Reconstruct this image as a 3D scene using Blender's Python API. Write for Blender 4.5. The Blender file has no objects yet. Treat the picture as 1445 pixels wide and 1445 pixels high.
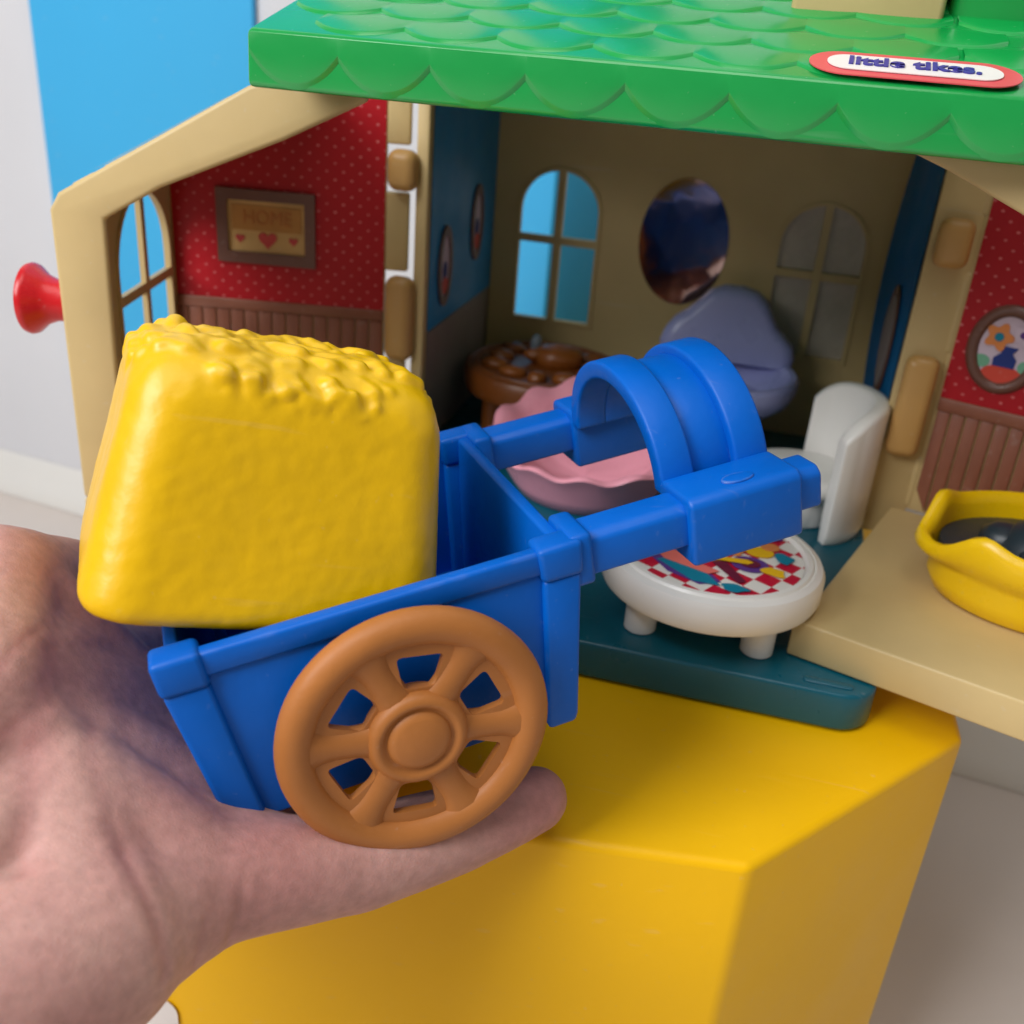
import bpy, bmesh, math, random
import numpy as np
from mathutils import Vector, Matrix, noise
random.seed(7)
R = math.radians
S = bpy.context.scene
COL = S.collection

# ------------------------------------------------------------------ camera
cam_d = bpy.data.cameras.new('camera')
cam = bpy.data.objects.new('camera', cam_d); COL.objects.link(cam)
cam.matrix_world = Matrix(((0.9623, -0.1783, 0.2056, -0.0430),
                           (0.2622, 0.4047, -0.8761, -0.2621),
                           (0.0730, 0.8969, 0.4362, 0.1817),
                           (0, 0, 0, 1)))
cam_d.sensor_width = 36; cam_d.lens = 36 * 1448 / 1445
cam_d.clip_start = 0.01; cam_d.clip_end = 50
cam_d.dof.use_dof = True; cam_d.dof.focus_distance = 0.235; cam_d.dof.aperture_fstop = 17
S.camera = cam

# ------------------------------------------------------------------ light
W = bpy.data.worlds.new('World'); S.world = W; W.use_nodes = True
bg = W.node_tree.nodes['Background']
bg.inputs[0].default_value = (1.0, 0.97, 0.93, 1); bg.inputs[1].default_value = 0.205

def area(name, loc, target, sx, sy, power, col):
    l = bpy.data.lights.new(name, 'AREA'); l.shape = 'RECTANGLE'; l.size = sx; l.size_y = sy
    l.energy = power; l.color = col
    o = bpy.data.objects.new(name, l); COL.objects.link(o)
    o.location = loc
    o.rotation_euler = (Vector(target) - Vector(loc)).to_track_quat('-Z', 'Y').to_euler()
    return o
area('window_light', (-0.88, -1.00, 1.00), (-0.10, 0.03, 0.05), 0.8, 0.9, 24, (0.985, 0.99, 1.0))
area('ceiling_light', (-0.15, -0.45, 1.45), (-0.08, 0.0, 0.0), 0.9, 0.9, 7, (1.0, 0.98, 0.95))

S.render.engine = 'CYCLES'
S.cycles.use_denoising = True
S.cycles.max_bounces = 7
S.cycles.use_adaptive_sampling = True; S.cycles.adaptive_threshold = 0.02
S.view_settings.view_transform = 'Standard'; S.view_settings.look = 'None'
S.view_settings.exposure = 0.0; S.view_settings.gamma = 1.0

# ------------------------------------------------------------------ materials
def lin(c):
    c = c / 255.0
    return c / 12.92 if c <= 0.04045 else ((c + 0.055) / 1.055) ** 2.4
def rgb(r, g, b): return (lin(r), lin(g), lin(b), 1)
MATS = {}
def base_mat(name):
    m = bpy.data.materials.new(name); m.use_nodes = True
    nt = m.node_tree; p = nt.nodes['Principled BSDF']; MATS[name] = m
    return m, nt, p
def N(nt, t, **kw):
    n = nt.nodes.new(t)
    for k, v in kw.items(): setattr(n, k, v)
    return n
def plastic(name, col, rough=0.35, spec=0.5, var=0.06, vscale=40, bump=0.05, bscale=600, sss=0.0, coat=0.0, wear=0.0, specks=0.12):
    """moulded toy plastic: slight tint drift, uneven gloss, fine moulding grain"""
    m, nt, p = base_mat(name)
    L = nt.links
    tc = N(nt, 'ShaderNodeTexCoord')
    n1 = N(nt, 'ShaderNodeTexNoise'); n1.inputs['Scale'].default_value = vscale; n1.inputs['Detail'].default_value = 5
    L.new(tc.outputs['Object'], n1.inputs['Vector'])
    mp = N(nt, 'ShaderNodeMapRange'); mp.inputs[1].default_value = .3; mp.inputs[2].default_value = .7
    mp.inputs[3].default_value = 1 - var; mp.inputs[4].default_value = 1 + var
    L.new(n1.outputs['Fac'], mp.inputs[0])
    vm = N(nt, 'ShaderNodeVectorMath', operation='SCALE'); vm.inputs[0].default_value = col[:3]
    L.new(mp.outputs[0], vm.inputs['Scale']); cout = vm.outputs[0]
    if specks:
        ns = N(nt, 'ShaderNodeTexNoise'); ns.inputs['Scale'].default_value = 520; ns.inputs['Detail'].default_value = 1.5
        L.new(tc.outputs['Object'], ns.inputs['Vector'])
        ms = N(nt, 'ShaderNodeMapRange'); ms.inputs[1].default_value = .735; ms.inputs[2].default_value = .78; ms.inputs[3].default_value = 0; ms.inputs[4].default_value = specks
        L.new(ns.outputs['Fac'], ms.inputs[0])
        # long thin rubs: noise squeezed along one direction
        mg = N(nt, 'ShaderNodeMapping'); mg.inputs['Rotation'].default_value = (.4, .7, .9); mg.inputs['Scale'].default_value = (26, 900, 340)
        L.new(tc.outputs['Object'], mg.inputs[0])
        nr = N(nt, 'ShaderNodeTexNoise'); nr.inputs['Scale'].default_value = 1; nr.inputs['Detail'].default_value = 1
        L.new(mg.outputs[0], nr.inputs['Vector'])
        mq = N(nt, 'ShaderNodeMapRange'); mq.inputs[1].default_value = .70; mq.inputs[2].default_value = .78; mq.inputs[3].default_value = 0; mq.inputs[4].default_value = specks * .7
        L.new(nr.outputs['Fac'], mq.inputs[0])
        fac = N(nt, 'ShaderNodeMath', operation='MAXIMUM'); L.new(ms.outputs[0], fac.inputs[0]); L.new(mq.outputs[0], fac.inputs[1]); fo_ = fac.outputs[0]
        if wear:
            bv = N(nt, 'ShaderNodeBevel'); bv.samples = 4; bv.inputs['Radius'].default_value = .0008
            ge = N(nt, 'ShaderNodeNewGeometry'); dt = N(nt, 'ShaderNodeVectorMath', operation='DOT_PRODUCT')
            L.new(bv.outputs[0], dt.inputs[0]); L.new(ge.outputs['Normal'], dt.inputs[1])
            me_ = N(nt, 'ShaderNodeMapRange'); me_.inputs[1].default_value = .995; me_.inputs[2].default_value = .93; me_.inputs[3].default_value = 0; me_.inputs[4].default_value = 1
            L.new(dt.outputs['Value'], me_.inputs[0])
            nw = N(nt, 'ShaderNodeTexNoise'); nw.inputs['Scale'].default_value = 170; nw.inputs['Detail'].default_value = 6
            L.new(tc.outputs['Object'], nw.inputs['Vector'])
            mw = N(nt, 'ShaderNodeMapRange'); mw.inputs[1].default_value = .5; mw.inputs[2].default_value = .66; mw.inputs[3].default_value = 0; mw.inputs[4].default_value = wear
            L.new(nw.outputs['Fac'], mw.inputs[0])
            mm_ = N(nt, 'ShaderNodeMath', operation='MULTIPLY'); L.new(me_.outputs[0], mm_.inputs[0]); L.new(mw.outputs[0], mm_.inputs[1])
            f2 = N(nt, 'ShaderNodeMath', operation='MAXIMUM'); L.new(fo_, f2.inputs[0]); L.new(mm_.outputs[0], f2.inputs[1]); fo_ = f2.outputs[0]
        mx = N(nt, 'ShaderNodeMix', data_type='RGBA'); mx.inputs[7].default_value = (.62, .62, .60, 1)
        L.new(fo_, mx.inputs[0]); L.new(cout, mx.inputs[6]); cout = mx.outputs[2]
    L.new(cout, p.inputs['Base Color'])
    n2 = N(nt, 'ShaderNodeTexNoise'); n2.inputs['Scale'].default_value = vscale * 2.3; n2.inputs['Detail'].default_value = 8
    L.new(tc.outputs['Object'], n2.inputs['Vector'])
    mr = N(nt, 'ShaderNodeMapRange'); mr.inputs[1].default_value = .25; mr.inputs[2].default_value = .75
    mr.inputs[3].default_value = rough * .82; mr.inputs[4].default_value = min(1, rough * 1.25)
    L.new(n2.outputs['Fac'], mr.inputs[0]); L.new(mr.outputs[0], p.inputs['Roughness'])
    p.inputs['Specular IOR Level'].default_value = spec
    if bump:
        n3 = N(nt, 'ShaderNodeTexNoise'); n3.inputs['Scale'].default_value = bscale; n3.inputs['Detail'].default_value = 3
        L.new(tc.outputs['Object'], n3.inputs['Vector'])
        b = N(nt, 'ShaderNodeBump'); b.inputs['Strength'].default_value = bump; b.inputs['Distance'].default_value = 0.0006
        L.new(n3.outputs['Fac'], b.inputs['Height']); L.new(b.outputs[0], p.inputs['Normal'])
    if sss:
        p.inputs['Subsurface Weight'].default_value = sss
        p.inputs['Subsurface Radius'].default_value = (1, .6, .25); p.inputs['Subsurface Scale'].default_value = 0.003
    if coat:
        p.inputs['Coat Weight'].default_value = coat; p.inputs['Coat Roughness'].default_value = .12
    return m

YEL = plastic('hay_yellow', rgb(237, 187, 0), .34, .5, .06, 60, .16, 420, specks=.05)
BLU = plastic('cart_blue', rgb(0, 96, 196), .40, .26, .06, 50, .12, 420, wear=.32, specks=.05)
BRN = plastic('wheel_brown', rgb(176, 110, 52), .48, .42, .10, 60, .12, 500, specks=.07)
GRN = plastic('roof_green', rgb(10, 156, 70), .22, .85, .05, 30, .05, 160)
BEI = plastic('shell_beige', rgb(206, 181, 128), .42, .42, .07, 25, .10, 300, specks=.14)
HNG = plastic('hinge_tan', rgb(196, 152, 90), .40, .45, .05, 40, .06, 300)
TEA = plastic('base_teal', rgb(6, 92, 112), .30, .5, .06, 30, .06, 300)
WHT = plastic('toy_white', rgb(246, 243, 238), .32, .5, .02, 40, .04, 300)
LAV = plastic('sink_lavender', rgb(158, 164, 214), .28, .5, .04, 40, .04, 300)
PNK = plastic('tub_pink', rgb(246, 166, 184), .30, .5, .03, 40, .04, 300)
BTB = plastic('table_brown', rgb(124, 66, 20), .38, .5, .12, 60, .06, 300)
RED = plastic('knob_red', rgb(205, 24, 32), .28, .5, .04, 40, .04, 300)
GRY = plastic('grey_food', rgb(120, 130, 140), .3, .5, .1, 60, .05, 300)
TUBY = plastic('tub_yellow', rgb(246, 200, 12), .28, .5, .04, 40, .05, 300)
DRK = plastic('dark_insert', rgb(36, 48, 56), .38, .5, .08, 40, .05, 300)
POD = plastic('plinth_yellow', rgb(248, 190, 0), .44, .30, .04, 12, .14, 260, specks=.08)
FRM = plastic('frame_brown', rgb(112, 76, 66), .35, .5, .1, 60, .08, 300)
WNS = plastic('wainscot_brown', rgb(140, 86, 66), .38, .5, .10, 60, .08, 300)
BWP = plastic('wallpaper_blue', rgb(26, 142, 206), .42, .4, .08, 30, .03, 300)
GWP = plastic('wainscot_grey', rgb(140, 128, 122), .5, .4, .06, 30, .03, 300)
SKYB = plastic('panel_blue', rgb(66, 176, 232), .55, .3, .03, 6, .05, 120)
STRD = plastic('sticker_red', rgb(226, 84, 92), .35, .4, .04, 60, 0)
STWH = plastic('sticker_white', rgb(240, 234, 230), .35, .4, .03, 60, 0)
STBL = plastic('sticker_blue', rgb(62, 56, 150), .4, .4, .05, 60, 0)
CREAM = plastic('print_cream', rgb(214, 176, 116), .5, .3, .10, 80, 0)
OCHRE = plastic('print_ochre', rgb(190, 138, 76), .5, .3, .10, 80, 0)
OCHRE2 = plastic('print_sienna', rgb(186, 118, 66), .5, .3, .1, 80, 0)
HEART = plastic('print_heart', rgb(206, 80, 80), .5, .3, .05, 80, 0)
PLIL = plastic('print_lilac', rgb(216, 198, 216), .5, .3, .05, 80, 0)
PNAV = plastic('print_navy', rgb(38, 58, 132), .5, .3, .05, 80, 0)
PORG = plastic('print_orange', rgb(226, 140, 80), .5, .3, .05, 80, 0)
PRED = plastic('print_red', rgb(216, 78, 62), .5, .3, .05, 80, 0)
PGRN = plastic('print_green', rgb(120, 180, 150), .5, .3, .05, 80, 0)
PPUR = plastic('print_purple', rgb(98, 60, 140), .5, .3, .05, 80, 0)
PTEAL = plastic('print_teal', rgb(20, 130, 160), .5, .3, .05, 80, 0)
PYEL = plastic('print_yellow', rgb(240, 190, 30), .5, .3, .05, 80, 0)
PSAL = plastic('print_salmon', rgb(236, 120, 110), .5, .3, .05, 80, 0)
PMAR = plastic('print_maroon', rgb(110, 30, 60), .5, .3, .05, 80, 0)

def wallpaper_red():
    """red paper with a staggered print of small pale seeds, in the panel's own plane (object X, Z)"""
    m, nt, p = base_mat('wallpaper_red'); L = nt.links
    tc = N(nt, 'ShaderNodeTexCoord')
    def dots(ox, oz):
        v = N(nt, 'ShaderNodeVectorMath', operation='MULTIPLY_ADD')
        v.inputs[1].default_value = (1 / .0064, 0, 1 / .0060); v.inputs[2].default_value = (ox, 0, oz)
        L.new(tc.outputs['Object'], v.inputs[0])
        fr = N(nt, 'ShaderNodeVectorMath', operation='FRACTION'); L.new(v.outputs[0], fr.inputs[0])
        sb = N(nt, 'ShaderNodeVectorMath', operation='SUBTRACT'); sb.inputs[1].default_value = (.5, 0, .5); L.new(fr.outputs[0], sb.inputs[0])
        sc = N(nt, 'ShaderNodeVectorMath', operation='MULTIPLY'); sc.inputs[1].default_value = (1, 0, 1.25); L.new(sb.outputs[0], sc.inputs[0])
        ln = N(nt, 'ShaderNodeVectorMath', operation='LENGTH'); L.new(sc.outputs[0], ln.inputs[0])
        mr = N(nt, 'ShaderNodeMapRange'); mr.inputs[1].default_value = .11; mr.inputs[2].default_value = .07
        L.new(ln.outputs['Value'], mr.inputs[0]); return mr
    a, b = dots(0, 0), dots(.5, .5)
    mx = N(nt, 'ShaderNodeMath', operation='MAXIMUM'); L.new(a.outputs[0], mx.inputs[0]); L.new(b.outputs[0], mx.inputs[1])
    ns = N(nt, 'ShaderNodeTexNoise'); ns.inputs['Scale'].default_value = 90; L.new(tc.outputs['Object'], ns.inputs['Vector'])
    ml = N(nt, 'ShaderNodeMath', operation='MULTIPLY'); L.new(mx.outputs[0], ml.inputs[0]); L.new(ns.outputs['Fac'], ml.inputs[1])
    mix = N(nt, 'ShaderNodeMix', data_type='RGBA')
    mix.inputs[6].default_value = rgb(178, 14, 30); mix.inputs[7].default_value = rgb(240, 150, 150)
    L.new(ml.outputs[0], mix.inputs[0]); L.new(mix.outputs[2], p.inputs['Base Color'])
    p.inputs['Roughness'].default_value = .45; p.inputs['Specular IOR Level'].default_value = .35
    return m
RWP = wallpaper_red()

def checker_red():
    m, nt, p = base_mat('gingham_print'); L = nt.links
    tc = N(nt, 'ShaderNodeTexCoord'); mp = N(nt, 'ShaderNodeMapping'); mp.inputs['Rotation'].default_value = (0, 0, R(28))
    L.new(tc.outputs['Object'], mp.inputs[0])
    ck = N(nt, 'ShaderNodeTexChecker'); ck.inputs['Scale'].default_value = 165
    ck.inputs[1].default_value = rgb(206, 22, 60); ck.inputs[2].default_value = rgb(240, 236, 230)
    L.new(mp.outputs[0], ck.inputs[0]); L.new(ck.outputs[0], p.inputs['Base Color'])
    p.inputs['Roughness'].default_value = .35
    return m
GING = checker_red()

def wall_mat(name, col, specks=False, rough=.7):
    m, nt, p = base_mat(name); L = nt.links
    tc = N(nt, 'ShaderNodeTexCoord')
    n1 = N(nt, 'ShaderNodeTexNoise'); n1.inputs['Scale'].default_value = 5; n1.inputs['Detail'].default_value = 6
    L.new(tc.outputs['Object'], n1.inputs['Vector'])
    cr = N(nt, 'ShaderNodeMapRange'); cr.inputs[1].default_value = .3; cr.inputs[2].default_value = .7; cr.inputs[3].default_value = .93; cr.inputs[4].default_value = 1.05
    L.new(n1.outputs['Fac'], cr.inputs[0])
    vm = N(nt, 'ShaderNodeVectorMath', operation='SCALE'); vm.inputs[0].default_value = col[:3]; L.new(cr.outputs[0], vm.inputs['Scale'])
    out = vm.outputs[0]
    if specks:
        vo = N(nt, 'ShaderNodeTexNoise'); vo.inputs['Scale'].default_value = 26; vo.inputs['Detail'].default_value = 2
        L.new(tc.outputs['Object'], vo.inputs['Vector'])
        ms = N(nt, 'ShaderNodeMapRange'); ms.inputs[1].default_value = .70; ms.inputs[2].default_value = .76; ms.inputs[3].default_value = 1; ms.inputs[4].default_value = .78
        L.new(vo.outputs['Fac'], ms.inputs[0])
        v2 = N(nt, 'ShaderNodeVectorMath', operation='SCALE'); L.new(out, v2.inputs[0]); L.new(ms.outputs[0], v2.inputs['Scale']); out = v2.outputs[0]
    L.new(out, p.inputs['Base Color']); p.inputs['Roughness'].default_value = rough
    n3 = N(nt, 'ShaderNodeTexNoise'); n3.inputs['Scale'].default_value = 160; n3.inputs['Detail'].default_value = 4
    L.new(tc.outputs['Object'], n3.inputs['Vector'])
    b = N(nt, 'ShaderNodeBump'); b.inputs['Strength'].default_value = .15; b.inputs['Distance'].default_value = .001
    L.new(n3.outputs['Fac'], b.inputs['Height']); L.new(b.outputs[0], p.inputs['Normal'])
    return m
WALL = wall_mat('wall_paint', rgb(208, 209, 214))
FLOOR = wall_mat('floor_vinyl', rgb(206, 195, 187), True, .5)
SKIRT = wall_mat('skirting_paint', rgb(214, 212, 208), rough=.45)

def skin_mat():
    m, nt, p = base_mat('skin'); L = nt.links
    tc = N(nt, 'ShaderNodeTexCoord')
    n1 = N(nt, 'ShaderNodeTexNoise'); n1.inputs['Scale'].default_value = 38; n1.inputs['Detail'].default_value = 4
    L.new(tc.outputs['Object'], n1.inputs['Vector'])
    cr = N(nt, 'ShaderNodeValToRGB')
    cr.color_ramp.elements[0].position = .32; cr.color_ramp.elements[0].color = rgb(188, 137, 130)
    cr.color_ramp.elements[1].position = .68; cr.color_ramp.elements[1].color = rgb(205, 161, 150)
    L.new(n1.outputs['Fac'], cr.inputs[0])
    at = N(nt, 'ShaderNodeAttribute'); at.attribute_name = 'flush'
    mix = N(nt, 'ShaderNodeMix', data_type='RGBA'); mix.inputs[7].default_value = rgb(178, 106, 108)
    L.new(at.outputs['Fac'], mix.inputs[0]); L.new(cr.outputs[0], mix.inputs[6])
    n5 = N(nt, 'ShaderNodeTexNoise'); n5.inputs['Scale'].default_value = 420; n5.inputs['Detail'].default_value = 3
    L.new(tc.outputs['Object'], n5.inputs['Vector'])
    mr = N(nt, 'ShaderNodeMapRange'); mr.inputs[1].default_value = .3; mr.inputs[2].default_value = .7; mr.inputs[3].default_value = .89; mr.inputs[4].default_value = 1.09
    L.new(n5.outputs['Fac'], mr.inputs[0])
    vm = N(nt, 'ShaderNodeVectorMath', operation='SCALE'); L.new(mix.outputs[2], vm.inputs[0]); L.new(mr.outputs[0], vm.inputs['Scale'])
    L.new(vm.outputs[0], p.inputs['Base Color'])
    p.inputs['Roughness'].default_value = .52; p.inputs['Specular IOR Level'].default_value = .35
    p.inputs['Subsurface Weight'].default_value = .25; p.inputs['Subsurface Radius'].default_value = (1, .35, .2)
    p.inputs['Subsurface Scale'].default_value = .004
    wv = N(nt, 'ShaderNodeTexVoronoi'); wv.inputs['Scale'].default_value = 1300; wv.feature = 'DISTANCE_TO_EDGE'
    L.new(tc.outputs['Object'], wv.inputs['Vector'])
    n6 = N(nt, 'ShaderNodeTexNoise'); n6.inputs['Scale'].default_value = 420; n6.inputs['Detail'].default_value = 4
    L.new(tc.outputs['Object'], n6.inputs['Vector'])
    ad = N(nt, 'ShaderNodeMath', operation='MULTIPLY_ADD'); ad.inputs[1].default_value = .45; L.new(wv.outputs['Distance'], ad.inputs[0]); L.new(n6.outputs['Fac'], ad.inputs[2])
    b = N(nt, 'ShaderNodeBump'); b.inputs['Strength'].default_value = .30; b.inputs['Distance'].default_value = .0005
    L.new(ad.outputs[0], b.inputs['Height']); L.new(b.outputs[0], p.inputs['Normal'])
    return m
SKIN = skin_mat()
def mirror_mat():
    m, nt, p = base_mat('foil_mirror'); p.inputs['Metallic'].default_value = 1
    p.inputs['Base Color'].default_value = (.52, .38, .36, 1); p.inputs['Roughness'].default_value = .07
    tc = N(nt, 'ShaderNodeTexCoord'); n = N(nt, 'ShaderNodeTexNoise'); n.inputs['Scale'].default_value = 40
    nt.links.new(tc.outputs['Object'], n.inputs['Vector'])
    b = N(nt, 'ShaderNodeBump'); b.inputs['Strength'].default_value = .2; b.inputs['Distance'].default_value = .002
    nt.links.new(n.outputs['Fac'], b.inputs['Height']); nt.links.new(b.outputs[0], p.inputs['Normal'])
    return m
MIR = mirror_mat()
def tape_mat():
    m, nt, p = base_mat('clear_tape'); p.inputs['Base Color'].default_value = (.8, .85, .85, 1)
    p.inputs['Alpha'].default_value = .28; p.inputs['Roughness'].default_value = .25
    return m
TAPE = tape_mat()

# ------------------------------------------------------------------ mesh helpers
def tag(o, label=None, cat=None, group=None, kind=None):
    if label: o['label'] = label
    if cat: o['category'] = cat
    if group: o['group'] = group
    if kind: o['kind'] = kind
    return o
def empty(name, loc=(0, 0, 0), mat=None):
    o = bpy.data.objects.new(name, None); COL.objects.link(o)
    o.empty_display_size = .02
    if mat is not None: o.matrix_world = mat
    else: o.matrix_world = Matrix.Translation(loc)
    return o
def finish(bm, name, mat, parent=None, bevel=0, seg=2, smooth=True, angle=38, world=True, ident=False, recalc=True):
    """one bmesh becomes one object; coordinates are world ones unless ident (then local to the parent)"""
    if recalc: bmesh.ops.recalc_face_normals(bm, faces=bm.faces)
    me = bpy.data.meshes.new(name); bm.to_mesh(me); bm.free()
    return link(me, name, mat, parent, bevel, seg, smooth, angle, ident)
def link(me, name, mat, parent=None, bevel=0, seg=2, smooth=True, angle=38, ident=False):
    if smooth:
        me.shade_smooth()
        if not bevel: me.set_sharp_from_angle(angle=R(angle))
    if mat and not me.materials: me.materials.append(mat)
    o = bpy.data.objects.new(name, me); COL.objects.link(o)
    if parent is not None:
        o.parent = parent
        if not ident:
            pw = parent.matrix_world if parent.parent is None else parent.get('_w') and Matrix(np.array(parent['_w']).reshape(4, 4).tolist()) or WORLD[parent.name]
            o.matrix_parent_inverse = pw.inverted()
            WORLD[o.name] = Matrix.Identity(4)
        else:
            WORLD[o.name] = (parent.matrix_world if parent.parent is None else WORLD[parent.name]).copy()
    else: WORLD[o.name] = o.matrix_world.copy()
    if bevel:
        b = o.modifiers.new('bevel', 'BEVEL'); b.width = bevel; b.segments = seg; b.limit_method = 'ANGLE'; b.angle_limit = R(35)
        b.harden_normals = False
    return o
WORLD = {}
ID = lambda a, b, c: Vector((a, b, c))
def add_box(bm, lo, hi, P=ID):
    v = [bm.verts.new(P(x, y, z)) for x in (lo[0], hi[0]) for y in (lo[1], hi[1]) for z in (lo[2], hi[2])]
    for f in ((0, 1, 3, 2), (4, 6, 7, 5), (0, 4, 5, 1), (2, 3, 7, 6), (0, 2, 6, 4), (1, 5, 7, 3)):
        bm.faces.new([v[i] for i in f])
def box(name, lo, hi, mat, parent=None, P=ID, bevel=.001, seg=2):
    bm = bmesh.new(); add_box(bm, lo, hi, P); return finish(bm, name, mat, parent, bevel, seg)
def add_prism(bm, poly, c0, c1, P=ID):
    """poly in (a,b); extruded along c; P(a,b,c) -> point"""
    A = [bm.verts.new(P(a, b, c0)) for a, b in poly]; B = [bm.verts.new(P(a, b, c1)) for a, b in poly]
    n = len(poly); bm.faces.new(A[::-1]); bm.faces.new(B)
    for i in range(n): bm.faces.new((A[i], A[(i + 1) % n], B[(i + 1) % n], B[i]))
def prism(name, poly, c0, c1, mat, parent=None, P=ID, bevel=.001, seg=2):
    bm = bmesh.new(); add_prism(bm, poly, c0, c1, P); return finish(bm, name, mat, parent, bevel, seg)
def add_lathe(bm, prof, n=40, P=ID, a0=0, a1=2 * math.pi, closed_prof=False):
    """prof: (r, h) list; axis along c"""
    full = abs(a1 - a0 - 2 * math.pi) < 1e-6
    m = n if full else n + 1
    rings = []
    for i in range(m):
        t = a0 + (a1 - a0) * i / n
        rings.append([bm.verts.new(P(r * math.cos(t), r * math.sin(t), h)) for r, h in prof])
    k = len(prof)
    for i in range(n):
        A, B = rings[i], rings[(i + 1) % m]
        for j in range(k if closed_prof else k - 1):
            q = (A[j], B[j], B[(j + 1) % k], A[(j + 1) % k])
            bm.faces.new(q)
    if not full and closed_prof:
        bm.faces.new(rings[0]); bm.faces.new(rings[-1][::-1])
    bmesh.ops.remove_doubles(bm, verts=bm.verts, dist=1e-6)
def lathe(name, prof, mat, parent=None, n=40, P=ID, **kw):
    bm = bmesh.new(); add_lathe(bm, prof, n, P, **kw); return finish(bm, name, mat, parent)
def shifted(o): return lambda a, b, c: Vector((o[0] + a, o[1] + b, o[2] + c))
def plate(name, outer, holes, c0, c1, mat, parent=None, P=ID, bevel=0):
    """flat plate with holes: filled 2D curve, extruded"""
    cu = bpy.data.curves.new(name, 'CURVE'); cu.dimensions = '2D'; cu.fill_mode = 'BOTH'; cu.extrude = .5
    for pl in [outer] + holes:
        s = cu.splines.new('POLY'); s.points.add(len(pl) - 1); s.use_cyclic_u = True
        for i, (a, b) in enumerate(pl): s.points[i].co = (a, b, 0, 1)
    ob = bpy.data.objects.new(name, cu); COL.objects.link(ob)
    dg = bpy.context.evaluated_depsgraph_get(); me = bpy.data.meshes.new_from_object(ob.evaluated_get(dg))
    bpy.data.objects.remove(ob); bpy.data.curves.remove(cu)
    bm = bmesh.new(); bm.from_mesh(me); bpy.data.meshes.remove(me)
    bmesh.ops.remove_doubles(bm, verts=bm.verts, dist=1e-7)
    for v in bm.verts: v.co = P(v.co.x, v.co.y, c0 + (v.co.z + .5) * (c1 - c0))
    return finish(bm, name, mat, parent, bevel, 2)
def arch_poly(a0, a1, b0, b1, n=14, r=None):
    """upright opening with a round head"""
    w = (a1 - a0) / 2; cx = (a0 + a1) / 2; r = r or w
    pts = [(a0, b0), (a1, b0)]
    for i in range(n + 1):
        t = math.pi * i / n
        pts.append((cx + w * math.cos(t), b1 - r + r * math.sin(t)))
    return pts
def ell(cx, cy, rx, ry, n=32): return [(cx + rx * math.cos(2 * math.pi * i / n), cy + ry * math.sin(2 * math.pi * i / n)) for i in range(n)]
def disc(name, poly, c, mat, parent, P, th=.0002):
    return prism(name, poly, c, c + th, mat, parent, P, bevel=0)
def text_mesh(name, body, size, mat, parent, P, off=.0, shear=0, th=.00015, align='CENTER', sx=1):
    cu = bpy.data.curves.new(name, 'FONT'); cu.body = body; cu.size = size; cu.extrude = th; cu.offset = off; cu.shear = shear
    cu.align_x = align; cu.align_y = 'CENTER'
    ob = bpy.data.objects.new(name, cu); COL.objects.link(ob)
    dg = bpy.context.evaluated_depsgraph_get(); me = bpy.data.meshes.new_from_object(ob.evaluated_get(dg))
    bpy.data.objects.remove(ob)
    bm = bmesh.new(); bm.from_mesh(me); bpy.data.meshes.remove(me)
    for v in bm.verts: v.co = P(v.co.x * sx, v.co.y, v.co.z)
    return finish(bm, name, mat, parent, 0, smooth=False)
def heart(cx, cy, s, n=24):
    o = []
    for i in range(n):
        t = 2 * math.pi * i / n
        o.append((cx + s * math.sin(t) ** 3, cy + s * (13 * math.cos(t) - 5 * math.cos(2 * t) - 2 * math.cos(3 * t) - math.cos(4 * t)) / 16))
    return o
def rrect(a0, a1, b0, b1, r, n=5):
    o = []
    for cx, cy, t0 in ((a1 - r, b1 - r, 0), (a0 + r, b1 - r, 90), (a0 + r, b0 + r, 180), (a1 - r, b0 + r, 270)):
        for i in range(n + 1):
            t = R(t0 + 90 * i / n); o.append((cx + r * math.cos(t), cy + r * math.sin(t)))
    return o

# ------------------------------------------------------------------ room: floor, wall, skirting, blue wall panels
FZ = -0.20
wo = Vector((-0.6339, 0.3854, FZ)); wd = Vector((.7668, -.1029, 0)).normalized(); wn = Vector((wd.y, -wd.x, 0))   # wn points into the room
def PW(a, b, c): return wo + wd * a + wn * c + Vector((0, 0, b))
bm = bmesh.new(); add_box(bm, (-2.5, -2.6, FZ - .02), (2.5, .9, FZ)); tag(finish(bm, 'floor', FLOOR, smooth=False), kind='structure')
bm = bmesh.new(); add_box(bm, (-1.4, -.02, -.05), (2.4, 1.7, 0), PW); tag(finish(bm, 'wall', WALL, smooth=False), kind='structure')
prof = [(0, 0.0005), (.014, .0005), (.0135, .005), (.010, .013), (.005, .022), (.002, .029), (0, .032)]
bm = bmesh.new(); add_prism(bm, [(c, b) for c, b in prof], -1.4, 2.4, lambda c, b, a: PW(a, b, c + .0005)); tag(finish(bm, 'skirting', SKIRT), kind='structure')
p1 = box('wall_panel', (.0985, .10, .0008), (.271, 1.2, .005), SKYB, None, PW, .001)
tag(p1, 'wide sky blue panel on the pale wall, left of the green roof', 'wall panel')
p2 = prism('shade_wedge', [(.405, .001), (.483, .045), (.510, .001)], .10, 1.2, SKYB, None, lambda a, c, b: PW(a, b, c), .001)  # wedge shape added so one face catches light and the other stays shaded
tag(p2, 'sky blue angular column added to show a lit and a shaded side in the left back window', 'wedge')

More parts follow.
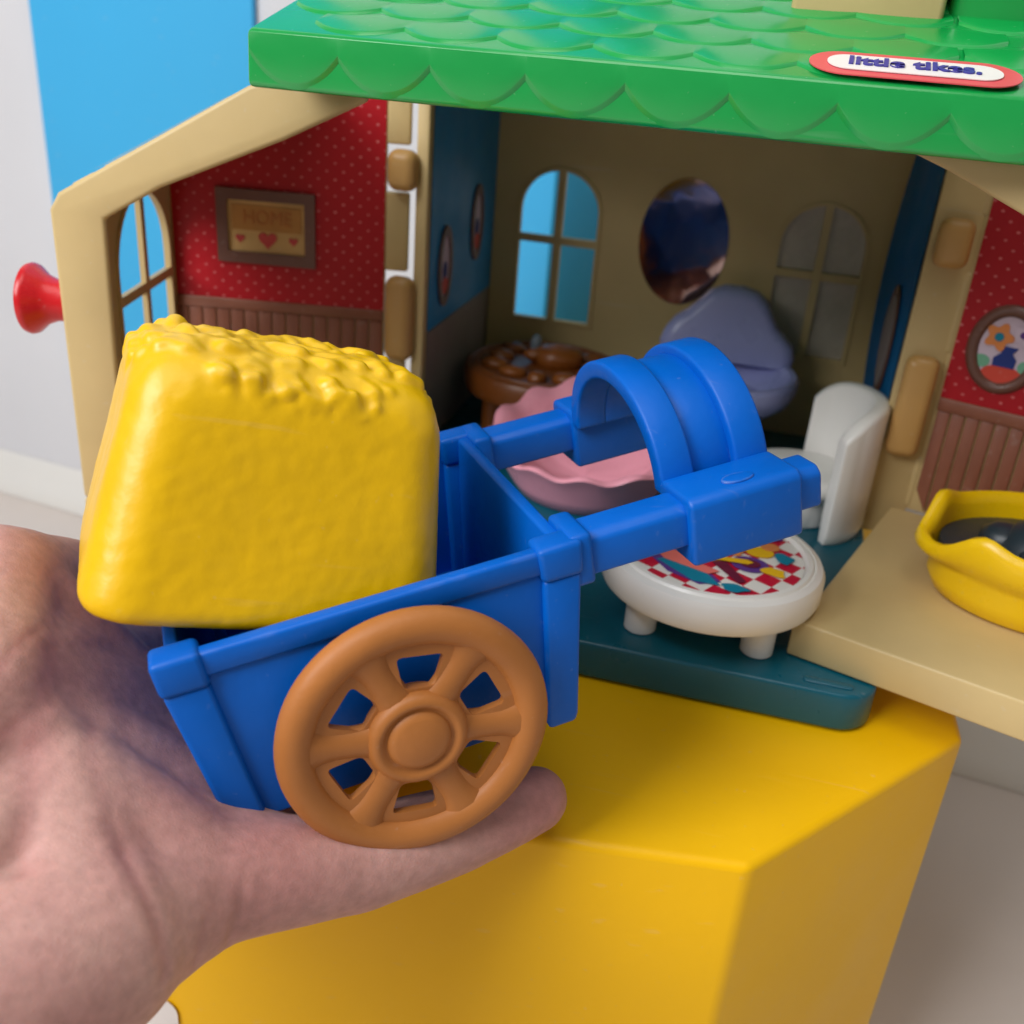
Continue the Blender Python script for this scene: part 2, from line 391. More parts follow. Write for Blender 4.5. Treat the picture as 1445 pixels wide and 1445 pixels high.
# ------------------------------------------------------------------ yellow plinth
pv = [(-.023, -.0632), (.0352, .0111), (.030, .19), (.0, .232), (-.19, .232), (-.206, .20), (-.206, -.0909)]
plinth = empty('plinth', (-.12, .08, FZ)); tag(plinth, 'glossy yellow faceted plinth under the open dollhouse', 'plinth')
prism('body', pv, FZ + .0005, -.0008, POD, plinth, ID, .0024, 3)
fd = Vector((.0515, .0078, 0)).normalized(); fn = Vector((fd.y, -fd.x, 0)); fo = Vector((-.023, -.0632, 0))
def PF(a, b, c): return fo + fd * a + fn * c + Vector((0, 0, b))
lt = plate('white_lettering', rrect(-.1775, -.1500, -.125, -.0795, .006), [rrect(-.1665, -.1620, -.118, -.0835, .002)], .0003, .0007, STWH, plinth, PF)
tag(lt, 'rounded white letter on the front face, mostly behind the wrist')

# ------------------------------------------------------------------ dollhouse
H = empty('dollhouse', (-.085, .10, 0))
tag(H, 'toy dollhouse with green shingled roof and both front wings swung open', 'dollhouse')
XL, XR, YF, YB, ZT = -.175, .006, .120, .213, .0125
base_poly = rrect(XL - .004, .0075, 0, YB + .004, .011, 6)
prism('base', base_poly, 0, ZT, TEA, H, ID, .0012, 3)
prism('base_slot', rrect(-.014, .0005, .0035, .0062, .0012), ZT, ZT + .0006, TEA, H, ID, .0003)
# roof
SA = R(15); EY, EZ = -.008, .1735; RY = .110; RZ = EZ + (RY - EY) * math.tan(SA); BY = .236; BZ = RZ - (BY - RY) * math.tan(SA)
RX0, RX1 = -.1805, .0115
def PX(a, b, c): return Vector((c, a, b))
t = .003
rprof = [(EY, EZ - .0135), (EY + .0005, EZ), (RY, RZ), (BY, BZ), (BY, BZ - .0135), (BY - t, BZ - .0135), (BY - t, BZ - t), (RY, RZ - t), (EY + t, EZ - t), (EY + t, EZ - .0135)]
roof = prism('roof', rprof, RX0, RX1, GRN, H, PX, .0016, 3)
for xa, xb in ((RX0 + .0002, RX0 + t), (RX1 - t, RX1 - .0002)):
    prism('roof_edge', [(EY + .002, EZ - .0128), (EY + .002, EZ - .001), (RY, RZ - .001), (BY - .002, BZ - .001), (BY - .002, BZ - .0128), (RY, RZ - .0135)], xa, xb, GRN, roof, PX, .0006)
# shingles: shared scalloped plate, lower edge proud
PITCH, ROW = .0238, .0148
def shingle_mesh(sag, ln, th, run=.0009):
    bm = bmesh.new(); n = 14; lo = []
    for i in range(n + 1):
        u = -1 + 2 * i / n
        lo.append((u * PITCH / 2, -sag * math.sqrt(max(0, 1 - u * u)) if False else -sag * (1 - abs(u) ** 2.2)))
    top = [bm.verts.new((x, y + .0006, th)) for x, y in lo]; low = [bm.verts.new((x, y + .0001, th * .62)) for x, y in lo]; bot = [bm.verts.new((x * 1.0, y - run, -.0003)) for x, y in lo]
    ut = [bm.verts.new((x, ln, -.0002)) for x, y in lo]
    for i in range(n):
        bm.faces.new((top[i], top[i + 1], ut[i + 1], ut[i])); bm.faces.new((low[i], low[i + 1], top[i + 1], top[i])); bm.faces.new((bot[i], bot[i + 1], low[i + 1], low[i]))
    bmesh.ops.recalc_face_normals(bm, faces=bm.faces)
    me = bpy.data.meshes.new('shingle'); bm.to_mesh(me); bm.free(); me.shade_smooth(); me.set_sharp_from_angle(angle=R(60)); me.materials.append(GRN); return me
shm = shingle_mesh(.0066, .0128, .0005); shf = shingle_mesh(.0072, .0040, .0004, .0013)
Hinv = H.matrix_world.inverted()
def put(me, name, M, parent):
    o = bpy.data.objects.new(name, me); COL.objects.link(o); o.parent = parent
    o.matrix_parent_inverse = WORLD[parent.name].inverted() if parent.parent is not None else parent.matrix_world.inverted()
    o.matrix_basis = M; return o
for r in range(8):
    x = RX0 + PITCH * (.62 if r % 2 else .12)
    s0 = .0098 + r * ROW
    while x < RX1 - .004:
        if RX0 + PITCH * .30 < x:
            M = Matrix.Translation((x, EY + s0 * math.cos(SA), EZ + s0 * math.sin(SA) + .0001)) @ Matrix.Rotation(SA + R(random.uniform(-.4, .4)), 4, 'X')
            sx = 1
            if x + PITCH / 2 > RX1: sx = (RX1 - x) / (PITCH / 2)
            put(shm, 'shingle', M @ Matrix.Diagonal((sx, 1, 1, 1)), roof)
        x += PITCH
x = RX0 + .0012 + PITCH / 2
while x < RX1:
    sx = 1 if x + PITCH / 2 < RX1 else (RX1 - x) / (PITCH / 2)
    M = Matrix.Translation((x, EY - .0001, EZ - .0046)) @ Matrix.Rotation(R(90), 4, 'X') @ Matrix.Diagonal((sx, 1, 1, 1))
    put(shf, 'shingle', M, roof); x += PITCH
# sticker on the roof
def PR(a, b, c): return Vector((a, EY + b * math.cos(SA) - (c + .0009) * math.sin(SA), EZ + b * math.sin(SA) + (c + .0009) * math.cos(SA)))
def roofpt(a, b, c):   # a,b in sticker axes, slight rotation
    ca, sa = math.cos(R(-1.5)), math.sin(R(-1.5)); bb = b + .0004 * math.sin(a * 130)
    return PR(-.0215 + a * ca - b * sa, .0100 + a * sa + bb * ca, c)
lab = prism('brand_label', rrect(-.0228, .0228, -.0082, .0082, .0081, 8), 0, .00025, STRD, roof, roofpt, 0)
disc('label_field', rrect(-.0188, .0188, -.0052, .0050, .0049, 8), .0004, STWH, roof, roofpt)
text_mesh('label_text', 'little tikes.', .0072, STBL, roof, lambda a, b, c: roofpt(a, b * 1.05 + .0003, c + .0008), off=.00022, sx=.95)
# dormer and cross gable standing on the roof slope
def rz(y): return EZ + (y - EY) * math.tan(SA)
dy = .0455
box('dormer', (-.0515, dy, rz(dy) - .002), (-.0135, .10, rz(dy) + .055), BEI, H, ID, .0015)
prism('dormer_roof', [(-.0515 - .004, rz(dy) + .0545), (-.0135 + .004, rz(dy) + .0545), (-.0325, rz(dy) + .075)], dy - .004, .10, GRN, H, lambda a, b, c: Vector((a, c, b)), .0012)
prism('cross_gable', [(-.0120, rz(.050) - .003), (.0110, rz(.050) - .003), (.0110, rz(.05) + .06), (-.0120, rz(.05) + .03)], .050, .10, GRN, H, lambda a, b, c: Vector((a, c, b)), .003, 3)

# walls
def gz(y): return min(EZ + (y - EY) * math.tan(SA), BZ + (BY - y) * math.tan(SA)) - t - .0006
side = [(YF, ZT), (YB + .003, ZT), (YB + .003, gz(YB + .003)), (YF, gz(YF))]
wl = prism('side_wall', side, XL - .003, XL, BEI, H, PX, .0006)
wr = prism('side_wall', side, XR, XR + .003, BEI, H, PX, .0006)
def PB(a, b, c): return Vector((a, YB - c, b))     # c towards the room
w1 = (-.1625, -.1245, .0500, .1200); w2 = (-.0440, -.0065, .0500, .1180)
back = plate('back_wall', [(XL + .0002, ZT), (XR - .0002, ZT), (XR - .0002, .168), (XL + .0002, .168)], [arch_poly(*w1), arch_poly(*w2)], -.003, 0, BEI, H, PB, 0)
def window(w, parent, P, c0, c1, bar=.0034):
    """frame of four panes: an arched plate pierced by the panes, a little proud of the wall"""
    a0, a1, b0, b1 = w; am = (a0 + a1) / 2; r = (a1 - a0) / 2; bm_ = b0 + (b1 - b0) * .545; h = bar / 2
    def clip(pts): return pts
    def quarter(sgn):
        n = 10; rr = r - .0008; cy = b1 - r; o = [(am + sgn * h, bm_ + h)]
        o.append((am + sgn * rr, bm_ + h))
        for i in range(n + 1):
            t = math.pi / 2 * i / n
            xx = rr * math.cos(t); yy = cy + rr * math.sin(t)
            if xx < h: o.append((am + sgn * h, yy)); break
            o.append((am + sgn * xx, yy))
        return o
    holes = [quarter(1), quarter(-1), [(am + h, b0 + .0008), (a1 - .0008, b0 + .0008), (a1 - .0008, bm_ - h), (am + h, bm_ - h)],
             [(a0 + .0008, b0 + .0008), (am - h, b0 + .0008), (am - h, bm_ - h), (a0 + .0008, bm_ - h)]]
    return plate('window', arch_poly(a0 - .001, a1 + .001, b0 - .001, b1 + .001, r=(a1 - a0) / 2 + .001), holes, c0, c1, BEI, parent, P, 0)
window(w1, back, PB, -.0026, .0008); window(w2, back, PB, -.0026, .0008)
DIMB = plastic('dim_backing_grey', rgb(186, 176, 160), .25, .5, .12, 60, .04, 200)
disc('dim_backing', arch_poly(w2[0] + .0002, w2[1] - .0002, w2[2] + .0002, w2[3] - .0002), -.0022, DIMB, back, PB, .0006)  # grey sheet added to darken this window, hiding the bright wall behind
mir = disc('oval_mirror', ell(-.0855, .0945, .0200, .0280, 40), .0004, MIR, back, PB)
# interior papers
def PLW(a, b, c): return Vector((XL + c, a, b))
disc('wallpaper', [(YF + .0025, .0632), (YB - .0004, .0632), (YB - .0004, .164), (YF + .0025, .164)], .0003, BWP, wl, PLW)
disc('lower_panel', [(YF + .0025, ZT + .0005), (YB - .0004, ZT + .0005), (YB - .0004, .0628), (YF + .0025, .0628)], .0003, GWP, wl, PLW)
for cy, cz in ((.1405, .0865), (.1835, .0975)):
    fr = plate('oval_frame', ell(cy, cz, .0085, .0165, 28), [ell(cy, cz, .0058, .0125, 28)], .0006, .0016, FRM, wl, PLW)
    disc('picture', ell(cy, cz, .0060, .0127, 28), .0007, PLIL, wl, PLW); disc('picture_vase', ell(cy, cz - .002, .0025, .004, 14), .001, PNAV, wl, PLW)
    disc('picture_cloth', ell(cy, cz - .008, .004, .0035, 14), .0011, PRED, wl, PLW)
# right wall: paper card that has lifted and bows into the room
bm = bmesh.new(); nx, nz = 10, 16; g = []
for i in range(nx + 1):
    row = []
    for j in range(nz + 1):
        y = YF + .004 + (.062) * i / nx; z = .030 + .128 * j / nz
        bow = .006 * (i / nx) ** 1.6 * math.sin(math.pi * min(1, max(0, (z - .022) / .15))) ** .8
        row.append(bm.verts.new((XR - .0006 - bow, y, z)))
    g.append(row)
for i in range(nx):
    for j in range(nz): bm.faces.new((g[i][j], g[i + 1][j], g[i + 1][j + 1], g[i][j + 1]))
bmesh.ops.solidify(bm, geom=list(bm.faces), thickness=.0004)
finish(bm, 'wallpaper', BWP, wr)
bm = bmesh.new(); add_prism(bm, ell(.152, .078, .011, .022, 24), 0, .0003, lambda a, b, c: Vector((XR - .0012 - .006 * max(0, (a - .124) / .062) ** 1.6 * math.sin(math.pi * min(1, max(0, (b - .022) / .15))) ** .8 - c, a, b)))
finish(bm, 'oval_picture', FRM, wr, smooth=False)
bm = bmesh.new(); add_prism(bm, ell(.152, .078, .008, .018, 24), 0, .0003, lambda a, b, c: Vector((XR - .0016 - .006 * max(0, (a - .124) / .062) ** 1.6 * math.sin(math.pi * min(1, max(0, (b - .022) / .15))) ** .8 - c, a, b)))
finish(bm, 'picture', GWP, wr, smooth=False)
# posts and hinge knuckles of the house
box('hinge_post', (XL - .0045, YF - .003, ZT), (XL + .0005, YF, .158), BEI, H, ID, .0008)
box('hinge_post', (XR - .0005, YF - .0015, ZT), (XR + .0145, YF, .158), BEI, H, ID, .0005)
def knuckle(name, cx, cy, r, z0, z1, mat, parent):
    return lathe(name, [(0, z0), (r - .0006, z0), (r, z0 + .0006), (r, z1 - .0006), (r - .0006, z1), (0, z1)], mat, parent, 24, shifted((cx, cy, 0)))
for z0, z1 in ((.1185, .1335), (.0525, .0862)):
    box('hinge_knuckle', (XL - .0145, YF - .0095, z0), (XL - .0030, YF - .0005, z1), HNG, H, ID, .0040, 6)
for z0, z1 in ((.1150, .1315), (.0465, .0840)):
    box('hinge_knuckle', (XR + .0010, YF - .0095, z0), (XR + .0125, YF - .002, z1), HNG, H, ID, .0035, 4)

# ------------------------------------------------------------------ wings
def wing(origin, ang, left, U, VM, zin_a, zin_b, u_in0, u_in1, floor_u0, paper_u0, outer):
    ca, sa = math.cos(R(ang)), math.sin(R(ang))
    if left: ux, vx = Vector((-ca, -sa, 0)), Vector((sa, -ca, 0))
    else: ux, vx = Vector((ca, -sa, 0)), Vector((-sa, -ca, 0))
    o = Vector(origin)
    M = Matrix(((ux.x if not left else -ux.x, -vx.x, 0, o.x), (ux.y if not left else -ux.y, -vx.y, 0, o.y), (0, 0, 1, 0), (0, 0, 0, 1)))
    P = lambda u, v, z: o + ux * u + vx * v + Vector((0, 0, z))
    PUZ = lambda a, b, c: P(a, c, b)          # panel plane (u,z), depth v
    PVZ = lambda a, b, c: P(c, a, b)          # end wall plane (v,z), depth u
    Z0, FT = ZT + .0004, .0250
    top = lambda u: outer[0] + (U - u) * outer[1]
    # back panel of the wing
    u0 = .0125 if left else -.0035
    w = prism('wing', [(u0, FT - .001), (U, FT - .001), (U, top(U)), (max(u0, U - (.160 - outer[0]) / outer[1]), .160), (u0, .160)], -.003, 0, BEI, H, PUZ, .0006)
    # floor tray
    prism('wing_floor', [(floor_u0, .0), (U, .0), (U, VM), (floor_u0, VM)] if left else [(floor_u0 + .0015, .004), (U, .004), (U, VM), (floor_u0, VM), (floor_u0, VM - .020), (floor_u0 + .0015, VM - .0205)],
          Z0, FT, BEI, w, P, .0012, 3)
    return w, P, PUZ, PVZ, top, M, FT
# left wing
VM = .096; UL = .0985
wg, P, PUZ, PVZ, top, M, FT = wing((-.179, YF, 0), 13, True, UL, VM, 0, 0, 0, 0, .012, 0, (.121, .56))
LW = wg; tag(LW, 'left wing with the small framed sampler')
# front rim
rim_out = [(UL, FT), (UL, .1195), (UL - .003, .1245), (.0379, .1580), (.0318, .1600), (.004, .1600)]
rim_in = [(.004, .1565), (.0283, .1442), (.065, .1282), (.0822, .1180), (.0838, FT)]
prism('rim', rim_out + rim_in, VM - .003, VM, BEI, LW, PUZ, .0013, 3)
# sloped top and end wall joining the rim to the panel
prism('sloped_top', [(UL - .0005, .1190), (UL - .003, .1240), (.0379, .1575), (.0379, .1550), (UL - .004, .1210), (UL - .0025, .1180)], 0, VM - .0031, BEI, LW, lambda a, b, c: P(a, c, b), .0003)
wv = (.0050, .0570, .0400, .1160)
ew = plate('end_wall', [(.0, FT), (VM - .0031, FT), (VM - .0031, .1178), (.0, .1178)], [arch_poly(*wv)], UL - .0025, UL - .0004, BEI, LW, PVZ)
wnd = (wv[0], wv[1], wv[2], wv[3])
a0, a1, b0, b1 = wnd
window(wnd, LW, PVZ, UL - .0032, UL - .0012, .0036)
# notched rim edge
for uu in (.088, .078, .0685, .059, .0495):
    zz = .1245 + (UL - .003 - uu) * .5677
    bm = bmesh.new(); add_box(bm, (uu - .0032, VM - .012, zz - .0006), (uu + .0032, VM - .0012, zz + .0004), lambda a, b, c: P(a, b, c + (uu - a) * .56)); finish(bm, 'rim_tab', BEI, LW, .0004)
# red paper, wainscot, sampler
def flat(name, poly, c, mat, parent, PP, MM=None, th=.0003):
    """flat print whose own axes lie in the wing's panel, so its pattern does too"""
    o = disc(name, poly, c, mat, parent, PP, th)
    if MM is not None:
        inv = MM.inverted(); o.data.transform(inv); o.matrix_basis = MM
    return o
flat('wallpaper', [(.0128, .0705), (UL - .003, .0705), (UL - .003, .1215), (.0335, .1575), (.0128, .1575)], .0002, RWP, LW, PUZ, M)
prism('dado_rail', [(.0128, .0668), (UL - .003, .0668), (UL - .003, .0712), (.0128, .0712)], .0004, .0014, WNS, LW, PUZ, .0004)
uu = .0128
while uu < UL - .004:
    prism('wainscot_plank', [(uu + .0002, FT), (uu + .0054, FT), (uu + .0054, .0667), (uu + .0002, .0667)], .0003, .0010, WNS, LW, PUZ, .0003); uu += .0056
sf = plate('sampler_frame', [(.0778, .0862), (.0396, .0858), (.0396, .1140), (.0778, .1142)], [[(.0736, .0905), (.0436, .0902), (.0436, .1100), (.0736, .1100)]], .0006, .0022, FRM, LW, PUZ)
disc('sampler_print', [(.0742, .0900), (.0430, .0896), (.0430, .1104), (.0742, .1106)], .0008, CREAM, LW, PUZ)
disc('sampler_band', [(.0720, .0988), (.0450, .0986), (.0450, .1082), (.0720, .1084)], .0011, OCHRE, LW, PUZ)
for hu, hs in ((.0582, .0036), (.0690, .0018), (.0482, .0018)): disc('sampler_heart', heart(hu, .0955, hs), .0012, HEART, LW, PUZ)
text_mesh('sampler_text', 'HOME', .0075, OCHRE2, LW, lambda a, b, c: P(.0582 - a, .0014 + c, .1035 + b), sx=.9)
# wing knuckles
for z0, z1 in ((FT, .0510), (.0872, .1172), (.1345, .158)):
    prism('hinge_leaf', [(.0036, z0), (.0127, z0), (.0127, z1), (.0036, z1)], -.0035, .0004, BEI, LW, PUZ, .0010, 3)
# red knob on the outside of the end wall
kp = P(UL, .0865, .0895)
ux = P(1, 0, 0) - P(0, 0, 0); vx = P(0, 1, 0) - P(0, 0, 0)
lathe('knob', [(0, -.0004), (.0060, -.0004), (.0064, .002), (.0066, .005), (.0080, .0085), (.0108, .0115), (.0112, .0128), (.0108, .0140), (.0085, .0148), (0, .0152)], RED, LW, 36, lambda a, b, c: kp + ux * c + vx * a + Vector((0, 0, b)))
# strip of clear tape along the slope
bm = bmesh.new()
tp = [P(.086, VM - .030, .1322), P(.045, VM - .030, .1555), P(.045, VM - .004, .1545), P(.086, VM - .004, .1312)]
bm.faces.new([bm.verts.new(q) for q in tp]); finish(bm, 'clear_tape', TAPE, LW, smooth=False)

# right wing
VM2 = .110; UR = .110
wg, P2, PUZ2, PVZ2, top2, M2, FT = wing((.0165, YF, 0), 18, False, UR, VM2, 0, 0, 0, 0, -.0020, 0, (.118, .42))
RW = wg; tag(RW, 'right wing with the oval flower picture')
prism('rim', [(-.004, .160), (.010, .1555), (.029, .1480), (.0935, .118), (.095, FT + .0002), (UR, FT + .0002), (UR, .121), (UR - .003, .126), (.0317, .1600)], VM2 - .003, VM2, BEI, RW, PUZ2, .0013, 3)
prism('sloped_top', [(UR - .0005, .1190), (UR - .003, .1240), (.040, .1575), (.040, .1550), (UR - .004, .1210), (UR - .0025, .1180)], 0, VM2 - .0031, BEI, RW, lambda a, b, c: P2(a, c, b), .0003)
wv2 = (.030, .074, .045, .111)
plate('end_wall', [(0, FT), (VM2 - .0031, FT), (VM2 - .0031, .1178), (0, .1178)], [arch_poly(*wv2)], UR - .0025, UR - .0004, BEI, RW, PVZ2)
window(wv2, RW, PVZ2, UR - .0032, UR - .0012, .0036)
flat('wallpaper', [(.0058, .0690), (UR - .003, .0690), (UR - .003, .1215), (.0335, .1575), (.0058, .1575)], .0002, RWP, RW, PUZ2, M2)
prism('dado_rail', [(.0058, .0645), (UR - .003, .0645), (UR - .003, .0695), (.0058, .0695)], .0004, .0016, WNS, RW, PUZ2, .0005)
uu = .0060
k = 0
while uu < UR - .006:
    zb = FT + (.008 if k == 0 else .0)
    poly = [(uu + .0002, zb), (uu + .0047, FT), (uu + .0047, .0644), (uu + .0002, .0644)]
    prism('wainscot_plank', poly, .0003, .0012, WNS, RW, PUZ2, .0004); uu += .0050; k += 1
oc = (.0222, .0905)
bm = bmesh.new()      # moulded oval frame: half-round section swept round an ellipse
nn, mm = 44, 8; rings = []
for i in range(nn):
    th = 2 * math.pi * i / nn; ring = []
    for j in range(mm + 1):
        q = math.pi * j / mm; ring.append(bm.verts.new(P2(oc[0] + (.0105 - .0021 * math.cos(q)) * math.cos(th), .0005 + .0022 * math.sin(q), oc[1] + (.0135 - .0021 * math.cos(q)) * math.sin(th))))
    rings.append(ring)
for i in range(nn):
    for j in range(mm): bm.faces.new((rings[i][j], rings[(i + 1) % nn][j], rings[(i + 1) % nn][j + 1], rings[i][j + 1]))
finish(bm, 'oval_frame', FRM, RW)
disc('picture', ell(oc[0], oc[1], .0092, .0122, 32), .0008, PLIL, RW, PUZ2)
cu, cz = oc
for dx, dz, rx_, rz_, mt, nm in ((.001, -.0085, .0068, .0032, PRED, 'picture_cloth'), (-.0065, -.005, .0028, .0022, PGRN, 'picture_leaf'), (.007, -.0048, .0018, .0022, PGRN, 'picture_leaf')):
    disc(nm, ell(cu + dx, cz + dz, rx_, rz_, 18), .0011, mt, RW, PUZ2)
disc('picture_vase', [(cu - .0028, cz - .0058), (cu + .0042, cz - .0058), (cu + .0044, cz - .0028), (cu + .0028, cz - .0008), (cu + .0042, cz + .0014), (cu - .0022, cz + .0014), (cu - .0008, cz - .001), (cu - .0030, cz - .003)], .0013, PNAV, RW, PUZ2)
for dx, dz, rr, mt, cm in ((-.0028, .0042, .0042, PORG, PTEAL), (.0045, .0062, .0032, PLIL, PPUR)):
    fl_ = [(cu + dx + rr * (1 + .22 * math.cos(5 * q)) * math.cos(q), cz + dz + rr * (1 + .22 * math.cos(5 * q)) * math.sin(q)) for q in [2 * math.pi * i / 30 for i in range(30)]]
    disc('picture_flower', fl_, .0014, mt, RW, PUZ2); disc('flower_centre', ell(cu + dx, cz + dz, rr * .36, rr * .36, 14), .0017, cm, RW, PUZ2)
for z0, z1 in ((FT, .0455), (.0850, .1140), (.1325, .158)):
    prism('hinge_leaf', [(-.0090, z0), (.0056, z0), (.0056, z1), (-.0090, z1)], -.004, .0005, BEI, RW, PUZ2, .0012, 3)

# ------------------------------------------------------------------ furniture
def round_table(name, c, r, z0, zb, zt, mat, label, cat):
    e = empty(name, (c[0], c[1], z0)); tag(e, label, cat)
    Q = shifted((c[0], c[1], 0))
    lathe('table_top', [(0, zb), (r - .0025, zb), (r - .0008, zb + .0008), (r, zb + .0026), (r, zt - .0030), (r - .0010, zt - .0012), (r - .0030, zt - .0004), (r - .0036, zt - .0008), (r - .0042, zt), (r - .0056, zt + .0001), (r - .0064, zt - .0014), (0, zt - .0014)], mat, e, 64, Q)
    for sx in (-1, 1):
        for sy in (-1, 1):
            lathe('leg', [(0, z0), (.0044, z0), (.0050, z0 + .0006), (.0050, zb + .0005)], mat, e, 24, shifted((c[0] + sx * r * .52, c[1] + sy * r * .45, 0)))
    return e
tc_ = (-.0462, .0300)
tb = round_table('toy_table', tc_, .0345, ZT, .0250, .0368, WHT, 'round white toy table with red checked print on its top', 'table')
TP = lambda a, b, c: Vector((tc_[0] + a, tc_[1] + b, .0356 + c))
tp_ = disc('table_print', ell(0, 0, .0279, .0279, 48), 0, GING, tb, TP)
tp_.data.transform(Matrix.Translation((-tc_[0], -tc_[1], 0))); tp_.matrix_basis = Matrix.Translation((tc_[0], tc_[1], 0))
def spot(nm, poly, mt, h=.0004): disc(nm, poly, h, mt, tb, TP, .0001)
spot('print_blob', [(-.024, -.004), (-.012, -.019), (-.002, -.0235), (.004, -.020), (-.004, -.010), (-.010, .002)], PPUR)
spot('print_blob', [(-.016, -.013), (-.004, -.0225), (.004, -.0225), (-.001, -.016), (-.010, -.009)], PTEAL, .0006)
spot('print_blob', [(-.020, -.004), (-.014, -.012), (.000, -.017), (.003, -.014), (-.006, -.010), (-.013, -.004)], PSAL, .0008)
spot('print_blob', [(.000, -.008), (.009, -.019), (.011, -.017), (.004, -.006)], PMAR, .0006)
spot('print_ring', ell(.0115, -.0055, .0058, .0050, 24), PPUR, .0006)
spot('print_ring', ell(.0115, -.0055, .0032, .0026, 24), PMAR, .0009)
spot('print_spoon', [(.0, -.0075), (.011, -.0068), (.0125, -.0052), (.0105, -.004), (.0, -.0052)], PYEL, .0012)
spot('print_duck', ell(.0140, .0040, .0044, .0036, 20), PYEL, .0006)
spot('print_duck', ell(.0170, .0085, .0030, .0028, 20), PORG, .0007)
for (bx, by, ra, rb, mt_) in ((-.008, .010, .006, .004, PPUR), (.004, .012, .005, .004, PTEAL), (-.012, .018, .005, .004, PSAL), (.016, .016, .004, .004, PPUR), (.019, -.008, .0035, .003, PYEL), (.008, -.0225, .004, .002, PTEAL), (-.003, -.003, .0045, .003, PSAL), (.0065, .002, .003, .0035, PORG), (.0215, .002, .0028, .0035, PTEAL), (-.018, .000, .004, .003, PYEL)):
    spot('print_blob', [(bx + ra * (1 + .25 * math.sin(3 * q + bx * 900)) * math.cos(q), by + rb * (1 + .25 * math.cos(2 * q + by * 700)) * math.sin(q)) for q in [2 * math.pi * i / 20 for i in range(20)]], mt_, .0007)
spot('print_leaf', ell(-.001, .000, .0045, .0030, 18), PGRN, .0006)
spot('print_leaf', ell(-.020, .010, .0045, .0036, 18), PGRN, .0006); spot('print_blob', ell(-.0185, .0115, .002, .002, 14), PYEL, .0009)
# white toy chair
cc = (-.0200, .1200)
ch = empty('toy_chair', (cc[0], cc[1], ZT)); tag(ch, 'white plastic toy chair with wrap-round back beside the right hinge', 'chair')
Q = shifted((cc[0], cc[1], 0))
lathe('seat', [(0, ZT), (.0115, ZT), (.0122, ZT + .0008), (.0128, ZT + .010), (.0178, ZT + .0150), (.0188, ZT + .0170), (.0186, ZT + .0195), (.0172, ZT + .0212), (.0145, ZT + .0218), (0, ZT + .0225)], WHT, ch, 48, lambda a, b, c: Q(a * 1.15, b, c))
def back_shell():
    bm = bmesh.new(); n = 26; rings = []
    for i in range(n + 1):
        t = R(-62 + 150 * i / n); e = abs(i / n - .5) * 2
        zt = ZT + .0520 - .009 * e ** 5 - .001 * e
        ro, ri = .0265, .0200
        if e > .86: ro -= .0008 * (e - .86) / .14
        cx, cy = math.cos(t), math.sin(t) * 1.05
        prof = [(ri, ZT + .012), (ri, zt - .002), (ri + .0008, zt - .0006), ((ri + ro) / 2, zt), (ro - .0008, zt - .0006), (ro, zt - .002), (ro, ZT + .004), (ro - .001, ZT), (ri + .001, ZT)]
        rings.append([bm.verts.new(Q(cx * rr, cy * rr, z)) for rr, z in prof])
    k = len(rings[0])
    for i in range(n):
        for j in range(k): bm.faces.new((rings[i][j], rings[i + 1][j], rings[i + 1][(j + 1) % k], rings[i][(j + 1) % k]))
    bm.faces.new(rings[0]); bm.faces.new(rings[-1][::-1])
    return finish(bm, 'backrest', WHT, ch, .0018, 3)
back_shell()
# lavender washbasin
sc_ = (-.0580, .1700)
sk = empty('toy_washbasin', (sc_[0], sc_[1], ZT)); tag(sk, 'lavender pedestal washbasin with lobed splashback at the rear wall', 'washbasin')
Q = shifted((sc_[0], sc_[1], 0))
lathe('pedestal', [(0, ZT), (.0150, ZT), (.0155, ZT + .002), (.0125, ZT + .006), (.0115, ZT + .016), (.0150, ZT + .0225)], LAV, sk, 36, Q)
lathe('basin', [(.0140, ZT + .0215), (.0230, ZT + .0235), (.0300, ZT + .0290), (.0325, ZT + .0345), (.0328, ZT + .0385), (.0315, ZT + .0402), (.0292, ZT + .0398), (.0278, ZT + .0370), (.0200, ZT + .0290), (0, ZT + .0265)], LAV, sk, 56, Q)
bm = bmesh.new()
sp = [(-.0290, 0), (.0290, 0), (.0295, .005), (.0280, .0105), (.0240, .0150), (.0200, .0190), (.0172, .0245), (.0140, .0310), (.0095, .0352), (.0030, .0370), (-.0050, .0366), (-.0110, .0335), (-.0150, .0280), (-.0195, .0225), (-.0245, .0180), (-.0280, .0120), (-.0295, .0060)]
A = []
for lev, (ins, yy) in enumerate(((.0, .0), (.0, .006), (.0015, .0085), (.005, .0095))):
    A.append([bm.verts.new(Q(a * (1 - ins / .03), .028 - yy - (1 - (a / .03) ** 2) * .0 + .25 * max(0, abs(a) - .012) * -1, ZT + .0385 + b * .84 * (1 - ins / .037))) for a, b in sp])
for i in range(3):
    for j in range(len(sp)): bm.faces.new((A[i][j], A[i][(j + 1) % len(sp)], A[i + 1][(j + 1) % len(sp)], A[i + 1][j]))
bm.faces.new(A[0]); bm.faces.new(A[-1][::-1]); finish(bm, 'splashback', LAV, sk, 0, angle=70)
